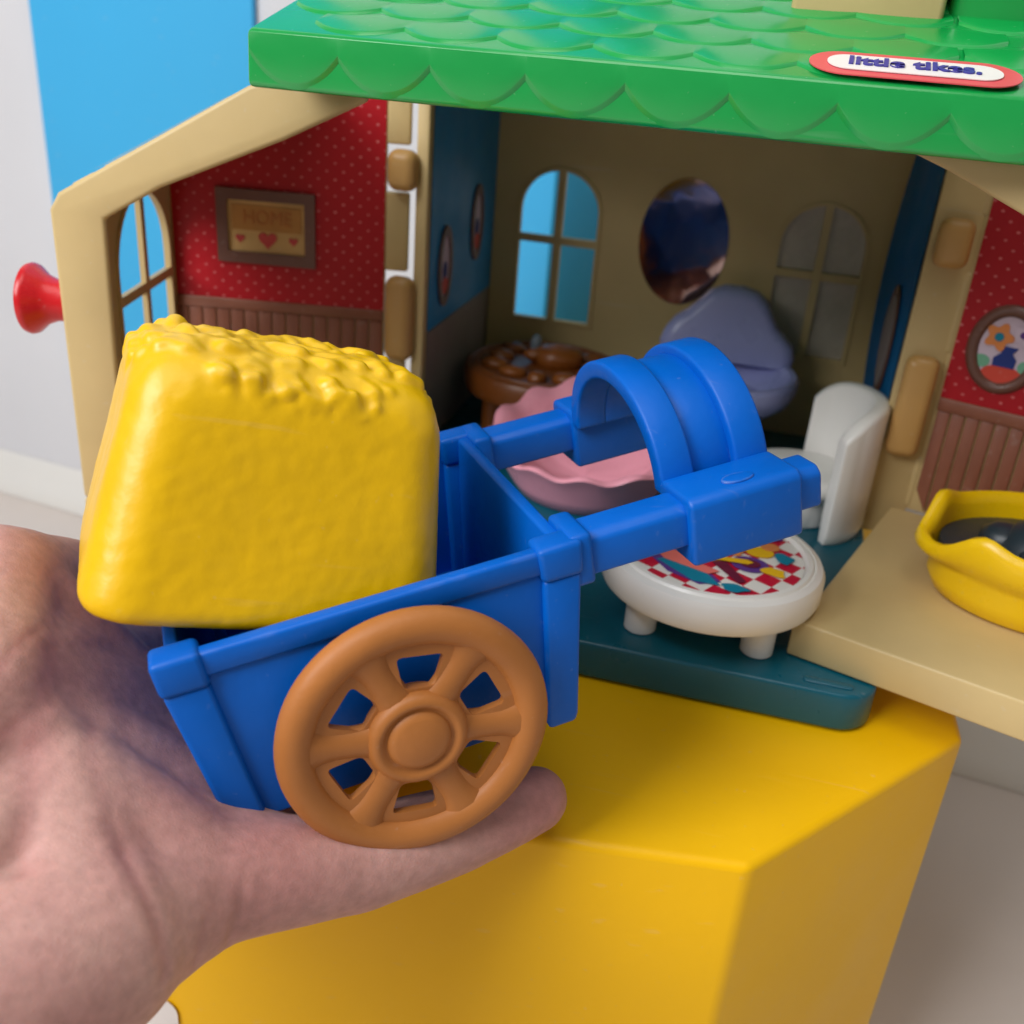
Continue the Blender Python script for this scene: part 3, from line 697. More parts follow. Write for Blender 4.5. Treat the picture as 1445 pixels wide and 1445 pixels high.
# brown table laid with food
bc = (-.1345, .1720)
bt = round_table('toy_table', bc, .0365, ZT, .0300, .0425, BTB, 'round brown toy table heaped with moulded food in the dim room', 'table')
FB = plastic('food_brown', rgb(138, 76, 24), .4, .5, .2, 90, .06, 300)
rr = random.Random(3); z4 = .0450
def lump(nm, x, y, z, rx, ry, rz_, mt, par):
    bm = bmesh.new(); bmesh.ops.create_icosphere(bm, subdivisions=3, radius=1)
    for v in bm.verts:
        d = 1 + .10 * noise.noise(v.co * 2.3 + Vector((x * 900, y * 900, 0)))
        v.co = Vector((x + v.co.x * rx * d, y + v.co.y * ry * d, z + v.co.z * rz_ * d))
    return finish(bm, nm, mt, par)
lump('roast', bc[0] + .004, bc[1] + .004, z4 - .001, .0115, .0090, .0060, FB, bt)
lump('roast_leg', bc[0] - .006, bc[1] + .000, z4, .0050, .0030, .0028, FB, bt)
for i in range(11):
    a = i * .57 + .2; q = .021 + .004 * rr.random()
    lump('food_lump', bc[0] + q * math.cos(a), bc[1] + q * math.sin(a), z4 - .003, .0042 + .003 * rr.random(), .0042, .0022 + .0010 * rr.random(), FB, bt)
gb = lump('grey_cup', bc[0] - .0075, bc[1] + .009, z4 + .002, .0028, .0026, .0048, GRY, bt)
# pink tub with scalloped rim
pc = (-.1010, .1080)
pt = empty('toy_tub', (pc[0], pc[1], ZT)); tag(pt, 'pink plastic toy tub with wavy rim behind the blue cart shafts', 'tub')
bm = bmesh.new(); n = 96; rings = []
prof = [(.62, 0), (.70, .001), (.80, .010), (.90, .020), (.98, .026), (1.03, .0295), (1.00, .0315), (.93, .0300), (.85, .0275), (.82, .0252), (.76, .0236), (.72, .0205), (.60, .0140), (.35, .0085), (0, .0070)]
for i in range(n):
    t = 2 * math.pi * i / n; ring = []
    for k, (q, h) in enumerate(prof):
        wv_ = (.5 + .5 * math.cos(13 * t)) if 3 <= k <= 12 else 0
        lift = h * (-.42 + .56 * (.5 + .5 * math.sin(t + .35)) ** 1.4)
        rr_ = q * (1 + .045 * wv_)
        ring.append(bm.verts.new((pc[0] + rr_ * (.041 * math.cos(t) * .94 - .0 * math.sin(t)), pc[1] + rr_ * (.034 * math.sin(t)), ZT + .0002 + h + lift + .0026 * wv_ * min(1, h / .022))))
    rings.append(ring)
for i in range(n):
    for k in range(len(prof) - 1): bm.faces.new((rings[i][k], rings[(i + 1) % n][k], rings[(i + 1) % n][k + 1], rings[i][k + 1]))
bmesh.ops.remove_doubles(bm, verts=bm.verts, dist=1e-6); bm.faces.new([rings[i][0] for i in range(n)][::-1])
finish(bm, 'tub_shell', PNK, pt, angle=70)
# yellow tub on the right wing floor
yc = Vector((.0580, .0580, FT))
yt = empty('toy_basket', yc); tag(yt, 'yellow toy tub with a dark lump inside on the right wing floor', 'tub')
bm = bmesh.new(); n = 72; rings = []
prof = [(0, .0004), (.80, .0004), (.84, .0012), (.86, .0060), (.862, .0110), (.875, .0125), (.93, .0140), (.985, .0175), (1.0, .0215), (.985, .0240), (.94, .0246), (.895, .0232), (.875, .0205), (.86, .0130), (0, .0120)]
for i in range(n):
    t = 2 * math.pi * i / n; ring = []
    dl = min(abs((t - math.pi * 1.06 + math.pi) % (2 * math.pi) - math.pi), 9)
    notch = -.0062 * math.exp(-(dl / .42) ** 4)
    horn = .0030 * math.exp(-((dl - .62) / .20) ** 2)
    for k, (q, h) in enumerate(prof):
        f_ = min(1, max(0, (h - .0125) / .009)); bulge = 1 + .055 * math.exp(-(dl / .34) ** 4) * (1 if h > .004 else 0)
        ring.append(bm.verts.new(yc + Vector((q * bulge * .0410 * math.cos(t), q * .0310 * math.sin(t), h * 1.02 + (notch + horn) * f_ if k < len(prof) - 2 else h * .9))))
    rings.append(ring)
for i in range(n):
    for k in range(len(prof) - 1): bm.faces.new((rings[i][k], rings[(i + 1) % n][k], rings[(i + 1) % n][k + 1], rings[i][k + 1]))
bmesh.ops.remove_doubles(bm, verts=bm.verts, dist=1e-6)
finish(bm, 'shell', TUBY, yt, angle=60)
lathe('insert', [(.86, .0125), (.86, .0165), (.70, .0172), (.46, .0174), (.43, .0200), (.36, .0240), (.20, .0262), (0, .0266)], DRK, yt, 44, lambda a, b, c: yc + Vector((a * .0410, b * .0310, c)))

for lx, ly, lr in ((-.0150, .0040, .0085), (-.0060, -.0080, .0080), (.0040, .0060, .0100), (-.0235, -.0060, .0050)):
    lump('dark_lump', yc.x + lx, yc.y + ly, yc.z + .0180, lr, lr * .9, lr * .62, DRK, yt)

# ------------------------------------------------------------------ cart
CM = Matrix(((0.79745, -0.57049, -0.19653, -0.13236), (0.57083, 0.81882, -0.06067, -0.11932), (0.19553, -0.06381, 0.97862, 0.02351), (0, 0, 0, 1)))
CMq = CM.to_quaternion().to_matrix().to_4x4(); CMq.translation = CM.translation; CM = CMq
cart = empty('toy_cart', mat=CM); tag(cart, 'blue toy cart with brown spoked wheels held on the open palm', 'cart')
CP = lambda a, b, c: CM @ Vector((a, b, c))
L_, H_, W_ = .085, .0447, .0790
tk = .0028
# side panels lean: longer at the top
def side_poly(i=0): return [(.0050 + i, .0012), (L_ - .0054 - i, .0012), (L_ - .0008, H_ - .0015), (.0008, H_ - .0015)]
for y0, y1 in ((.0012, .0012 + tk), (W_ - .0012 - tk, W_ - .0012)):
    prism('side_panel', side_poly(), y0, y1, BLU, cart, lambda a, b, c: CP(a, c, b), .0007)
    rail = [(.0008, H_ - .0062), (L_ - .0008, H_ - .0062), (L_, H_ - .0006), (0, H_ - .0006)]
    prism('top_rail', rail, y0 - .0010 if y0 < .02 else y0, y1 if y0 < .02 else y1 + .0010, BLU, cart, lambda a, b, c: CP(a, c, b), .0009)
prism('rear_panel', [(.0045, .0015), (.0075, .0015), (.0034, H_ - .0012), (.0004, H_ - .0012)], .0035, W_ - .0035, BLU, cart, lambda a, b, c: CP(a, c, b), .0007)
prism('front_panel', [(L_ - .0085, .0015), (L_ - .0055, .0015), (L_ - .0006, H_ - .0008), (L_ - .0036, H_ - .0008)], .0035, W_ - .0035, BLU, cart, lambda a, b, c: CP(a, c, b), .0007)
box('floor_panel', (.0052, .0036, .0016), (L_ - .0058, W_ - .0036, .0042), BLU, cart, CP, .0005)
box('inner_rib', (.0500, .018, .0044), (.0530, .062, .0225), BLU, cart, CP, .001)
# corner posts with a thicker cap
for yy in (0, W_ - .0062):
    for rear in (1, 0):
        if rear: poly = [(.0030, -.0008), (.0105, -.0008), (.0098, .006), (.0072, H_ - .0075), (-.0018, H_ - .0075), (.0020, .006)]; cap = [(-.0022, H_ - .0080), (.0076, H_ - .0080), (.0072, H_ + .0002), (-.0026, H_ + .0002)]
        else: poly = [(L_ - .0115, -.0002), (L_ - .0048, -.0002), (L_ - .0040, .002), (L_ + .0008, H_ - .0075), (L_ - .0080, H_ - .0075)]; cap = [(L_ - .0083, H_ - .0080), (L_ + .0012, H_ - .0080), (L_ + .0018, H_ + .0002), (L_ - .0086, H_ + .0002)]
        prism('corner_post', poly, yy - .0004, yy + .0064, BLU, cart, lambda a, b, c: CP(a, c, b), .0010)
        prism('post_cap', cap, yy - .0009, yy + .0069, BLU, cart, lambda a, b, c: CP(a, c, b), .0014, 3)
# shafts, saddle blocks and the double arch
AC = .0395
for s in (-1, 1):
    ysh = AC + s * .0325
    prism('shaft', [(ysh - .0055, H_ - .0105), (ysh + .0055, H_ - .0105), (ysh + .0055, H_ - .0022), (ysh + .0035, H_ - .0006), (ysh - .0035, H_ - .0006), (ysh - .0055, H_ - .0022)], L_ + .0012, .1465, BLU, cart, lambda a, b, c: CP(c, a, b), .0008)
    box('shaft_socket', (L_ - .001, ysh - .0068, H_ - .0118), (L_ + .0042, ysh + .0068, H_ + .0006), BLU, cart, CP, .0012)
    prism('shaft_block', [(ysh - .0078, H_ - .0150), (ysh + .0078, H_ - .0150), (ysh + .0078, H_ - .0002), (ysh + .0060, H_ + .0012), (ysh - .0060, H_ + .0012), (ysh - .0078, H_ - .0002)], .1120, .1400, BLU, cart, lambda a, b, c: CP(c, a, b), .0010)
    bm = bmesh.new(); add_prism(bm, [(.1262 + .0040 * math.cos(q), ysh - .0030 * s * 0 - s * -.0030 + .0022 * math.sin(q)) for q in [2 * math.pi * i / 18 for i in range(18)]], H_ + .0010, H_ + .0017, CP)
    finish(bm, 'moulding_mark', BLU, cart, .0003)
def arch(name, x0, x1, ri, ro, zc=None, sy=1.0):
    bm = bmesh.new(); n = 40; zc = H_ - .003; prev = None; rings = []
    for i in range(n + 1):
        t_ = math.pi * i / n
        c, s_ = math.cos(t_), math.sin(t_)
        pr = [(x0, ri), (x1, ri), (x1, ro), (x0, ro)]
        rings.append([bm.verts.new(CP(x, AC + r_ * 1.075 * c, zc + r_ * .98 * s_)) for x, r_ in pr])
    for i in range(n):
        for j in range(4): bm.faces.new((rings[i][j], rings[i + 1][j], rings[i + 1][(j + 1) % 4], rings[i][(j + 1) % 4]))
    bm.faces.new(rings[0]); bm.faces.new(rings[-1][::-1])
    return finish(bm, name, BLU, cart, .0008, 2)
arch('arch_rib', .1121, .1206, .0205, .0250)
arch('arch_rib', .1312, .1399, .0205, .0250)
arch('arch_web', .1200, .1320, .0206, .0226)
# wheels
def wheel_meshes():
    out = []
    Rm, rho = .0249, .0037
    bm = bmesh.new(); n, m = 72, 16; rings = []
    for i in range(n):
        t_ = 2 * math.pi * i / n; ring = []
        for j in range(m):
            q = 2 * math.pi * j / m; rr_ = Rm + rho * 1.05 * math.cos(q); yy = -rho * .95 * math.sin(q)
            ring.append(bm.verts.new((rr_ * math.cos(t_), yy, rr_ * math.sin(t_))))
        rings.append(ring)
    for i in range(n):
        for j in range(m): bm.faces.new((rings[i][j], rings[(i + 1) % n][j], rings[(i + 1) % n][(j + 1) % m], rings[i][(j + 1) % m]))
    bmesh.ops.recalc_face_normals(bm, faces=bm.faces); me = bpy.data.meshes.new('tyre'); bm.to_mesh(me); bm.free(); out.append(me)
    # spoked disc: ring of six holes, a shallow dish
    bm = bmesh.new()
    add_lathe(bm, [(0, -.0042), (.0050, -.0040), (.0064, -.0033), (.0068, -.0026), (.0074, -.0026), (.0080, -.0034), (.0090, -.0036), (.0102, -.0028), (.0108, -.0010), (.0108, .0022), (0, .0022)], 48, lambda a, b, c: Vector((a, c, b)))
    bmesh.ops.recalc_face_normals(bm, faces=bm.faces); me = bpy.data.meshes.new('hub'); bm.to_mesh(me); bm.free(); out.append(me)
    bm = bmesh.new(); rings = []; n = 12
    r0, r1 = .0085, .0225
    for i in range(n + 1):
        f_ = i / n; r_ = r0 + (r1 - r0) * f_; sec = []
        for k_ in range(10):
            q = 2 * math.pi * k_ / 10; sec.append(bm.verts.new(((.0036 + .0018 * abs(2 * f_ - .9) ** 3) * math.cos(q), -.0002 + .0004 * math.sin(math.pi * f_) + .0024 * math.sin(q), r_)))
        rings.append(sec)
    for i in range(n):
        for k_ in range(10): bm.faces.new((rings[i][k_], rings[i + 1][k_], rings[i + 1][(k_ + 1) % 10], rings[i][(k_ + 1) % 10]))
    bm.faces.new(rings[0]); bm.faces.new(rings[-1][::-1])
    bmesh.ops.recalc_face_normals(bm, faces=bm.faces); me = bpy.data.meshes.new('spoke'); bm.to_mesh(me); bm.free(); out.append(me)
    for me in out: me.shade_smooth(); me.set_sharp_from_angle(angle=R(60)); me.materials.append(BRN)
    return out
tyre, hub, spoke = wheel_meshes()
def wheel_hole(k):
    o = []; c0 = R(78 + 60 * k)
    base = [(.0118, -16), (.0118, 16), (.0194, 15), (.0194, -15)]
    poly = [(r * math.cos(c0 + R(a)), r * math.sin(c0 + R(a))) for r, a in base]
    for i in range(4):        # rounded corners
        p, a, b = Vector(poly[i]), Vector(poly[i - 1]), Vector(poly[(i + 1) % 4])
        pa = p + (a - p).normalized() * .0014; pb = p + (b - p).normalized() * .0014
        for t_ in (0, .33, .67, 1): o.append(tuple((pa * (1 - t_) ** 2 + p * 2 * t_ * (1 - t_) + pb * t_ ** 2)))
    return o
web_o = plate('wheel_web', ell(0, 0, .0232, .0232, 72), [wheel_hole(k) for k in range(6)], -.0012, .0006, BRN, None, lambda a, b, c: Vector((a, c, b)))
web = web_o.data; bpy.data.objects.remove(web_o)
def place(me, name, parent, M):
    o = bpy.data.objects.new(name, me); COL.objects.link(o); o.parent = parent; o.matrix_basis = M; return o
CX, CZ = .0432, .0160
for side_ in (0, 1):
    M_ = Matrix.Translation((CX, -.0070, CZ)) if side_ == 0 else Matrix.Translation((CX, W_ + .0070, CZ)) @ Matrix.Rotation(math.pi, 4, 'Z')
    wh = place(tyre, 'wheel', cart, M_)
    place(hub, 'hub', wh, Matrix.Identity(4)); wb = place(web, 'wheel_web', wh, Matrix.Identity(4))
    for k_ in range(6): place(spoke, 'spoke', wh, Matrix.Rotation(R(60 * k_ + 42), 4, 'Y'))
bm = bmesh.new(); add_lathe(bm, [(0, -.0055), (.0026, -.0055), (.0026, W_ + .0055), (0, W_ + .0055)], 20, lambda a, b, c: CP(CX + a, c, CZ + b)); finish(bm, 'axle', BLU, cart)

# ------------------------------------------------------------------ voxel-union helper for soft bodies
def union_mesh(bm, voxel, smooth_it):
    me = bpy.data.meshes.new('tmp'); bm.to_mesh(me); bm.free()
    o = bpy.data.objects.new('tmp', me); COL.objects.link(o)
    r = o.modifiers.new('r', 'REMESH'); r.mode = 'VOXEL'; r.voxel_size = voxel
    s_ = o.modifiers.new('s', 'SMOOTH'); s_.factor = .5; s_.iterations = smooth_it
    dg = bpy.context.evaluated_depsgraph_get(); out = bpy.data.meshes.new_from_object(o.evaluated_get(dg))
    bpy.data.objects.remove(o); bpy.data.meshes.remove(me); return out
def add_capsule(bm, p, q, r0, r1, n=14, squash=None):
    p, q = Vector(p), Vector(q); d = q - p; L = max(d.length, 1e-6); ax = d / L
    up = Vector((0, 0, 1)) if abs(ax.z) < .9 else Vector((1, 0, 0))
    e1 = ax.cross(up).normalized(); e2 = ax.cross(e1)
    prof = []
    for i in range(7): a = math.pi / 2 * (1 - i / 6); prof.append((-r0 * math.sin(a), r0 * math.cos(a)))
    for i in range(7): a = math.pi / 2 * i / 6; prof.append((L + r1 * math.sin(a), r1 * math.cos(a)))
    rings = []
    for h, rr_ in prof:
        if rr_ < 1e-9: rings.append([bm.verts.new(p + ax * h)]); continue
        rings.append([bm.verts.new(p + ax * h + (e1 * math.cos(2 * math.pi * k / n) + e2 * math.sin(2 * math.pi * k / n)) * rr_) for k in range(n)])
    for A_, B_ in zip(rings, rings[1:]):
        if len(A_) == 1 and len(B_) == 1: continue
        for k in range(n):
            a = A_[0] if len(A_) == 1 else A_[k]; a2 = None if len(A_) == 1 else A_[(k + 1) % n]
            b = B_[0] if len(B_) == 1 else B_[k]; b2 = None if len(B_) == 1 else B_[(k + 1) % n]
            f_ = [x_ for x_ in (a, a2, b2, b) if x_ is not None]
            bm.faces.new(f_)

# ------------------------------------------------------------------ hay bale (tilted, rear edge propped on the tail board)
BM = Matrix(((0.77632, -0.62006, 0.11341, -0.15505), (0.58726, 0.77683, 0.22732, -0.12408), (-0.22905, -0.10987, 0.96719, 0.07463), (0, 0, 0, 1)))
BL_, BWd, BH_ = .0709, .0588, .0516; IX, IY = .0066, .0131
def bale():
    bm = bmesh.new(); rn = random.Random(11)
    n0 = bmesh.new(); g_ = .0026          # block tapering upward, edges well rounded
    a = [n0.verts.new((x, y, -.0006)) for x, y in ((-g_, -g_), (BL_ + g_, -g_), (BL_ + g_, BWd + g_), (.0015, BWd + g_ - .002))]
    b = [n0.verts.new((x, y, BH_ + .0006)) for x, y in ((IX - g_, IY - g_), (BL_ - IX + g_, IY - g_), (BL_ - IX + g_, BWd - IY + g_), (IX - g_, BWd - IY + g_))]
    n0.faces.new(a[::-1]); n0.faces.new(b)
    for i in range(4): n0.faces.new((a[i], a[(i + 1) % 4], b[(i + 1) % 4], b[i]))
    low = [e for e in n0.edges if all(v.co.z < .01 for v in e.verts)]
    bmesh.ops.bevel(n0, geom=[e for e in n0.edges if e not in low], offset=.0105, segments=8, affect='EDGES', profile=.5, clamp_overlap=True)
    bmesh.ops.bevel(n0, geom=[e for e in n0.edges if len(e.link_faces) == 2 and all(v.co.z < -.0005 for v in e.verts) and e.calc_face_angle(0) > .5], offset=.0040, segments=4, affect='EDGES', profile=.5, clamp_overlap=True)
    tmp = bpy.data.meshes.new('t'); n0.to_mesh(tmp); n0.free(); bm.from_mesh(tmp); bpy.data.meshes.remove(tmp)
    # plump moulded straw over the top, thinning out down the upper sides
    for i in range(260):
        x = rn.uniform(IX + .000, BL_ - IX - .000); y = rn.uniform(IY - .001, BWd - IY + .001); ang = rn.gauss(0, .8); ln = rn.uniform(.001, .005); r_ = rn.uniform(.0014, .0027)
        edge = min(y - IY, BWd - IY - y, x - IX, BL_ - IX - x)
        z = BH_ + .0002 - max(0, .0080 - edge) ** 2 * 64 + rn.uniform(-.0008, .0004)
        if min(x - IX, BL_ - IX - x) + min(y - IY, BWd - IY - y) < .0080: continue
        dx, dy_ = math.cos(ang) * ln / 2, math.sin(ang) * ln / 2
        add_capsule(bm, (x - dx, y - dy_, z + rn.uniform(-.0009, .0003)), (x + dx, y + dy_, z + rn.uniform(-.0009, .0003)), r_, r_ * .9, 10)
    def sidept(k, u, dn):
        f_ = (BH_ - dn) / BH_
        if k == 0: return Vector((IX + u * (BL_ - 2 * IX), IY * f_ - g_ + .0003, BH_ - dn))
        if k == 1: return Vector((IX + u * (BL_ - 2 * IX), BWd - IY * f_ + g_ - .0003, BH_ - dn))
        if k == 2: return Vector((IX * f_ - g_ + .0003, IY + u * (BWd - 2 * IY), BH_ - dn))
        return Vector((BL_ - IX * f_ + g_ - .0003, IY + u * (BWd - 2 * IY), BH_ - dn))
    for i in range(95):       # shallow tufts fading out below the top edge
        k = (0, 0, 1, 2, 3)[i % 5]; u = rn.uniform(.17, .83); dn = .0068 + rn.random() ** 2 * .0075
        p_ = sidept(k, u, dn); q_ = sidept(k, u + rn.uniform(-.06, .06), dn - rn.uniform(.001, .004))
        ctr = Vector((BL_ / 2, BWd / 2, p_.z)); inn = .0006 + (dn - .0068) * .10 + .0018 * (abs(u - .5) / .33) ** 4
        add_capsule(bm, p_ + (ctr - p_).normalized() * inn, q_ + (ctr - q_).normalized() * inn, .0013, .0015, 10)
    me = union_mesh(bm, .00052, 18)
    n = len(me.vertices); co = np.empty(n * 3, np.float32); me.vertices.foreach_get('co', co); co = co.reshape(-1, 3)
    no = np.empty(n * 3, np.float32); me.vertices.foreach_get('normal', no); no = no.reshape(-1, 3)
    d = np.array([.00009 * noise.noise(Vector(c) * 330) + .00030 * noise.noise(Vector(c) * 42) for c in co])
    co = co + no * d[:, None]; me.vertices.foreach_set('co', co.astype(np.float32).ravel()); me.update()
    return me
bo = link(bale(), 'hay_bale', YEL, None, 0, angle=180); bo.matrix_world = BM
tag(bo, 'yellow plastic hay bale with ragged straw top tipped into the blue cart', 'hay bale')

# ------------------------------------------------------------------ hand
def hand():
    J = dict(wp=(-.1622, -.1969, .0249), wm=(-.1798, -.1842, .0358), wt=(-.1948, -.1704, .0476),
             p0=(-.1300, -.1290, .0222), p1=(-.1082, -.1078, .0150), p2=(-.0912, -.0898, .0132), p3=(-.0758, -.0732, .0134),
             r0=(-.1459, -.1134, .0250), m0=(-.1612, -.0956, .0265), i0=(-.1809, -.0811, .0290),
             r1=(-.1344, -.0776, .0124), r2=(-.1176, -.0633, .0146), r3=(-.1042, -.0540, .0148),
             m1=(-.1463, -.0640, .0109), m2=(-.1281, -.0486, .0144), m3=(-.1129, -.0381, .0141),
             i1=(-.1583, -.0518, .0092), i2=(-.1425, -.0381, .0122), i3=(-.1290, -.0288, .0114),
             t0=(-.1830, -.1508, .0470), t1=(-.1965, -.1000, .0605), t2=(-.2002, -.0733, .0455), t3=(-.2002, -.0520, .0357),
             hyp=(-.1413, -.1516, .0257), then=(-.1792, -.1289, .0548), mid=(-.1573, -.1333, .0402))
    J = {k: Vector(v) for k, v in J.items()}
    bm = bmesh.new(); C_ = lambda a, b, ra, rb: add_capsule(bm, J[a], J[b], ra, rb, 22)
    C_('p0', 'p1', .0126, .0106); C_('p1', 'p2', .0110, .0101); C_('p2', 'p3', .0101, .0081)
    for f_ in 'rmi':
        C_(f_ + '0', f_ + '1', .0115, .0100); C_(f_ + '1', f_ + '2', .0098, .0088); C_(f_ + '2', f_ + '3', .0088, .0072)
    C_('wp', 'p0', .0190, .0125); C_('wp', 'hyp', .0200, .0185); C_('hyp', 'p0', .0170, .0118)
    C_('wm', 'r0', .0200, .0130); C_('wm', 'm0', .0200, .0130); C_('wt', 'i0', .0200, .0130)
    C_('p0', 'r0', .0115, .0120); C_('r0', 'm0', .0120, .0120); C_('m0', 'i0', .0120, .0120)
    C_('mid', 'hyp', .0135, .0160); C_('r0', 'hyp', .0128, .0165); C_('mid', 'p0', .0135, .0125); C_('r0', 'wp', .0130, .0190); C_('mid', 'wm', .0120, .0190); C_('mid', 'm0', .0110, .0115)
    C_('wt', 't0', .0210, .0200); C_('t0', 'then', .0200, .0170); C_('then', 't1', .0170, .0135); C_('t1', 't2', .0135, .0112); C_('t2', 't3', .0112, .0085)
    C_('then', 'i0', .0165, .0145); C_('then', 'm0', .0150, .0135); C_('p0', 'r1', .0115, .0100); C_('t1', 'm0', .0120, .0120); C_('then', 'r0', .0125, .0120); C_('t0', 'r0', .0150, .0120); C_('then', 'mid', .0140, .0115); C_('t1', 'i0', .0105, .0100)
    w0 = Vector((-.235, -.30, .012)); bm_a = lambda a, ra, rb: add_capsule(bm, J[a], w0, ra, rb, 22)
    bm_a('wp', .0190, .026); bm_a('wm', .0210, .028); bm_a('wt', .0200, .028)
    return union_mesh(bm, .00085, 50)
HMESH = hand()
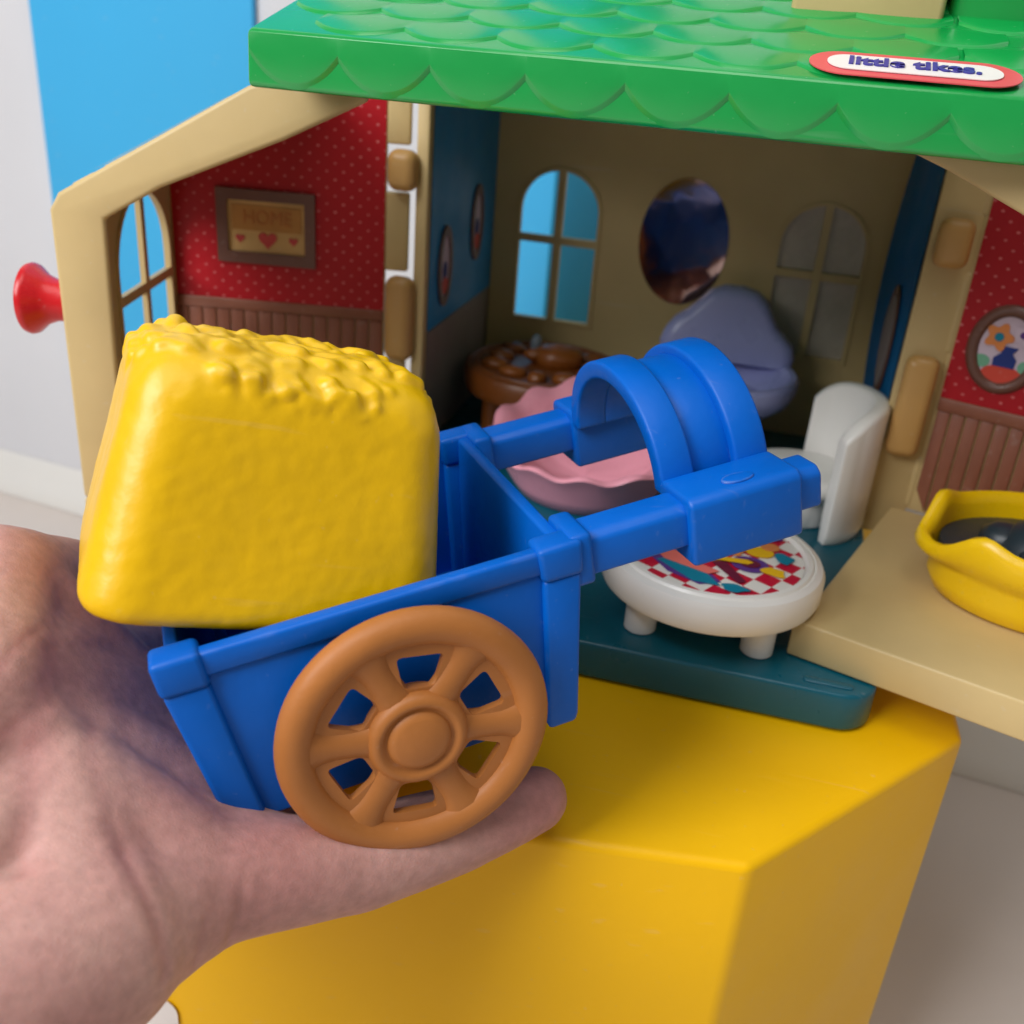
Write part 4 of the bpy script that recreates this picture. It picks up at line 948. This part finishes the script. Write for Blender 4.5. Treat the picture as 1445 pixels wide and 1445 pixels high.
CREASES = [   # skin folds lying on the palm: points, depth, width
([[-0.1274, -0.12, 0.0292], [-0.1255, -0.1231, 0.0301], [-0.124, -0.1254, 0.0303], [-0.1228, -0.1272, 0.0301], [-0.1218, -0.1288, 0.0295], [-0.1213, -0.1303, 0.0287], [-0.1209, -0.1318, 0.0279], [-0.1205, -0.1331, 0.0269], [-0.1202, -0.1342, 0.0257], [-0.1201, -0.1356, 0.024], [-0.1202, -0.1367, 0.022], [-0.1204, -0.1375, 0.0196], [-0.1212, -0.1374, 0.0159]], 0.00034, 0.001) ,
([[-0.142, -0.1414, 0.0441], [-0.1405, -0.1421, 0.0431], [-0.139, -0.1428, 0.0422], [-0.137, -0.1442, 0.0419], [-0.1351, -0.1455, 0.0417], [-0.1335, -0.1466, 0.0413], [-0.132, -0.1476, 0.0407], [-0.1307, -0.1483, 0.04], [-0.1294, -0.149, 0.0391], [-0.1281, -0.15, 0.0382], [-0.1271, -0.1506, 0.0368], [-0.1261, -0.1512, 0.0354], [-0.1252, -0.1517, 0.0339], [-0.1245, -0.1525, 0.0325], [-0.1239, -0.1532, 0.0311], [-0.1235, -0.1536, 0.0292], [-0.1231, -0.154, 0.0273]], 0.00038, 0.0013) ,
([[-0.1237, -0.1375, 0.0296], [-0.1234, -0.139, 0.0291], [-0.1231, -0.1404, 0.0285], [-0.1228, -0.1418, 0.0278], [-0.1227, -0.1431, 0.027], [-0.1226, -0.144, 0.0258], [-0.1226, -0.1447, 0.0243], [-0.1227, -0.1453, 0.0226], [-0.1231, -0.1455, 0.0204]], 0.00015, 0.0012) ,
([[-0.1829, -0.0979, 0.0613], [-0.1772, -0.1061, 0.0615], [-0.1712, -0.1145, 0.0623], [-0.1664, -0.1213, 0.0623], [-0.1638, -0.1256, 0.0605], [-0.1622, -0.1292, 0.059], [-0.1606, -0.1325, 0.0575], [-0.1594, -0.1355, 0.0557], [-0.1585, -0.1381, 0.0537], [-0.1571, -0.1407, 0.052], [-0.1552, -0.1439, 0.0509], [-0.1537, -0.1465, 0.0493], [-0.1525, -0.1488, 0.0475], [-0.1518, -0.1499, 0.046], [-0.1511, -0.1509, 0.0444], [-0.1502, -0.1521, 0.0431], [-0.1483, -0.1543, 0.0431]], 0.00022, 0.0022) ,
([[-0.1673, -0.11, 0.0436], [-0.1618, -0.1174, 0.046], [-0.1546, -0.127, 0.0509], [-0.1521, -0.1306, 0.0503], [-0.15, -0.1338, 0.0495], [-0.1482, -0.1354, 0.0483], [-0.1464, -0.137, 0.0471], [-0.1447, -0.1385, 0.0458], [-0.143, -0.14, 0.0446], [-0.1414, -0.1408, 0.0436], [-0.1399, -0.1415, 0.0425], [-0.1383, -0.1424, 0.0416], [-0.1361, -0.144, 0.0416]], 0.00027, 0.0014) ,
([[-0.1677, -0.1327, 0.0665], [-0.1677, -0.1311, 0.0669], [-0.1679, -0.1294, 0.0673], [-0.1681, -0.1276, 0.0676], [-0.1687, -0.1255, 0.0676], [-0.1691, -0.1232, 0.0671], [-0.17, -0.1204, 0.0662], [-0.1712, -0.1171, 0.065], [-0.1727, -0.1136, 0.0636]], 0.00015, 0.001) ,
([[-0.1738, -0.091, 0.0452], [-0.1715, -0.0948, 0.0455], [-0.1701, -0.0975, 0.0449], [-0.1691, -0.0995, 0.0439], [-0.1684, -0.1012, 0.0425], [-0.1676, -0.1022, 0.041], [-0.1652, -0.1052, 0.0413], [-0.1611, -0.1105, 0.0438], [-0.1579, -0.1145, 0.0452], [-0.1548, -0.1177, 0.0457], [-0.1526, -0.1199, 0.0452], [-0.1507, -0.1217, 0.0444], [-0.1493, -0.1228, 0.043]], 0.00020, 0.0016) ,
([[-0.0891, -0.1011, 0.0216], [-0.0886, -0.1014, 0.0209], [-0.0882, -0.1015, 0.0201], [-0.0878, -0.1017, 0.0193], [-0.0874, -0.1017, 0.0184], [-0.0871, -0.1018, 0.0174], [-0.0869, -0.1018, 0.0164], [-0.0867, -0.1017, 0.0151], [-0.0865, -0.1014, 0.0137]], 0.00015, 0.0008) ,
([[-0.1049, -0.1182, 0.0236], [-0.1045, -0.1186, 0.0228], [-0.1042, -0.119, 0.022], [-0.1038, -0.1193, 0.0211], [-0.1035, -0.1196, 0.0202], [-0.1033, -0.1199, 0.0191], [-0.1032, -0.12, 0.0177], [-0.1031, -0.12, 0.0163], [-0.1031, -0.1198, 0.0146]], 0.00020, 0.0009) ,
([[-0.1036, -0.1177, 0.0228], [-0.1032, -0.1181, 0.0219], [-0.1029, -0.1184, 0.021], [-0.1026, -0.1187, 0.02], [-0.1023, -0.1188, 0.0189]], 0.00011, 0.0007) ,
([[-0.1634, -0.1398, 0.057], [-0.1631, -0.1384, 0.0573], [-0.1626, -0.137, 0.0576], [-0.1622, -0.1356, 0.0579], [-0.1618, -0.1341, 0.0581], [-0.1615, -0.1328, 0.0581], [-0.1612, -0.1315, 0.0581], [-0.161, -0.13, 0.0579], [-0.161, -0.1283, 0.0576]], 0.00011, 0.001) ,
([[-0.1405, -0.124, 0.0357], [-0.1394, -0.1249, 0.0346], [-0.1382, -0.1261, 0.0337], [-0.1368, -0.1274, 0.033], [-0.1352, -0.1292, 0.0328], [-0.1326, -0.1328, 0.0342], [-0.1307, -0.1354, 0.0346], [-0.1291, -0.1376, 0.0345], [-0.1279, -0.1394, 0.034]], 0.00015, 0.0012) ,
]
def crease(me):
    n = len(me.vertices); co = np.empty(n * 3); me.vertices.foreach_get('co', co); co = co.reshape(-1, 3)
    no = np.empty(n * 3); me.vertices.foreach_get('normal', no); no = no.reshape(-1, 3)
    off = np.zeros(n); fl = np.zeros(n)
    for pts, depth, sig in CREASES:
        pts = np.array(pts); dm = np.full(n, 9.)
        for a, b in zip(pts, pts[1:]):
            ab = b - a; t_ = np.clip(((co - a) @ ab) / (ab @ ab), 0, 1); d = np.linalg.norm(co - a - t_[:, None] * ab, axis=1); dm = np.minimum(dm, d)
        off -= depth * np.exp(-(dm / sig) ** 2); off += depth * .35 * np.exp(-((dm - 2.6 * sig) / (1.3 * sig)) ** 2)
        fl = np.maximum(fl, .26 * np.exp(-(dm / (sig * 1.3)) ** 2))
    co = co + no * off[:, None]
    for i in range(n):
        v = Vector(co[i]); s_ = .00028 * noise.noise(v * 80) + .00006 * noise.noise(v * 320)
        co[i] += no[i] * s_
    me.vertices.foreach_set('co', co.ravel()); me.update()
    for c_, r_, a_ in (((-.113, -.125, .027), .020, .35), ((-.074, -.076, .016), .020, .45), ((-.135, -.125, .033), .016, .25), ((-.176, -.10, .055), .02, .25)):
        fl = np.maximum(fl, a_ * np.exp(-(np.linalg.norm(co - np.array(c_), axis=1) / r_) ** 2))
    at_ = me.attributes.new('flush', 'FLOAT', 'POINT'); at_.data.foreach_set('value', fl)
crease(HMESH)
ho = link(HMESH, 'hand', SKIN, None, 0, angle=180)
tag(ho, 'open left hand, palm up, holding the blue cart from below', 'hand')
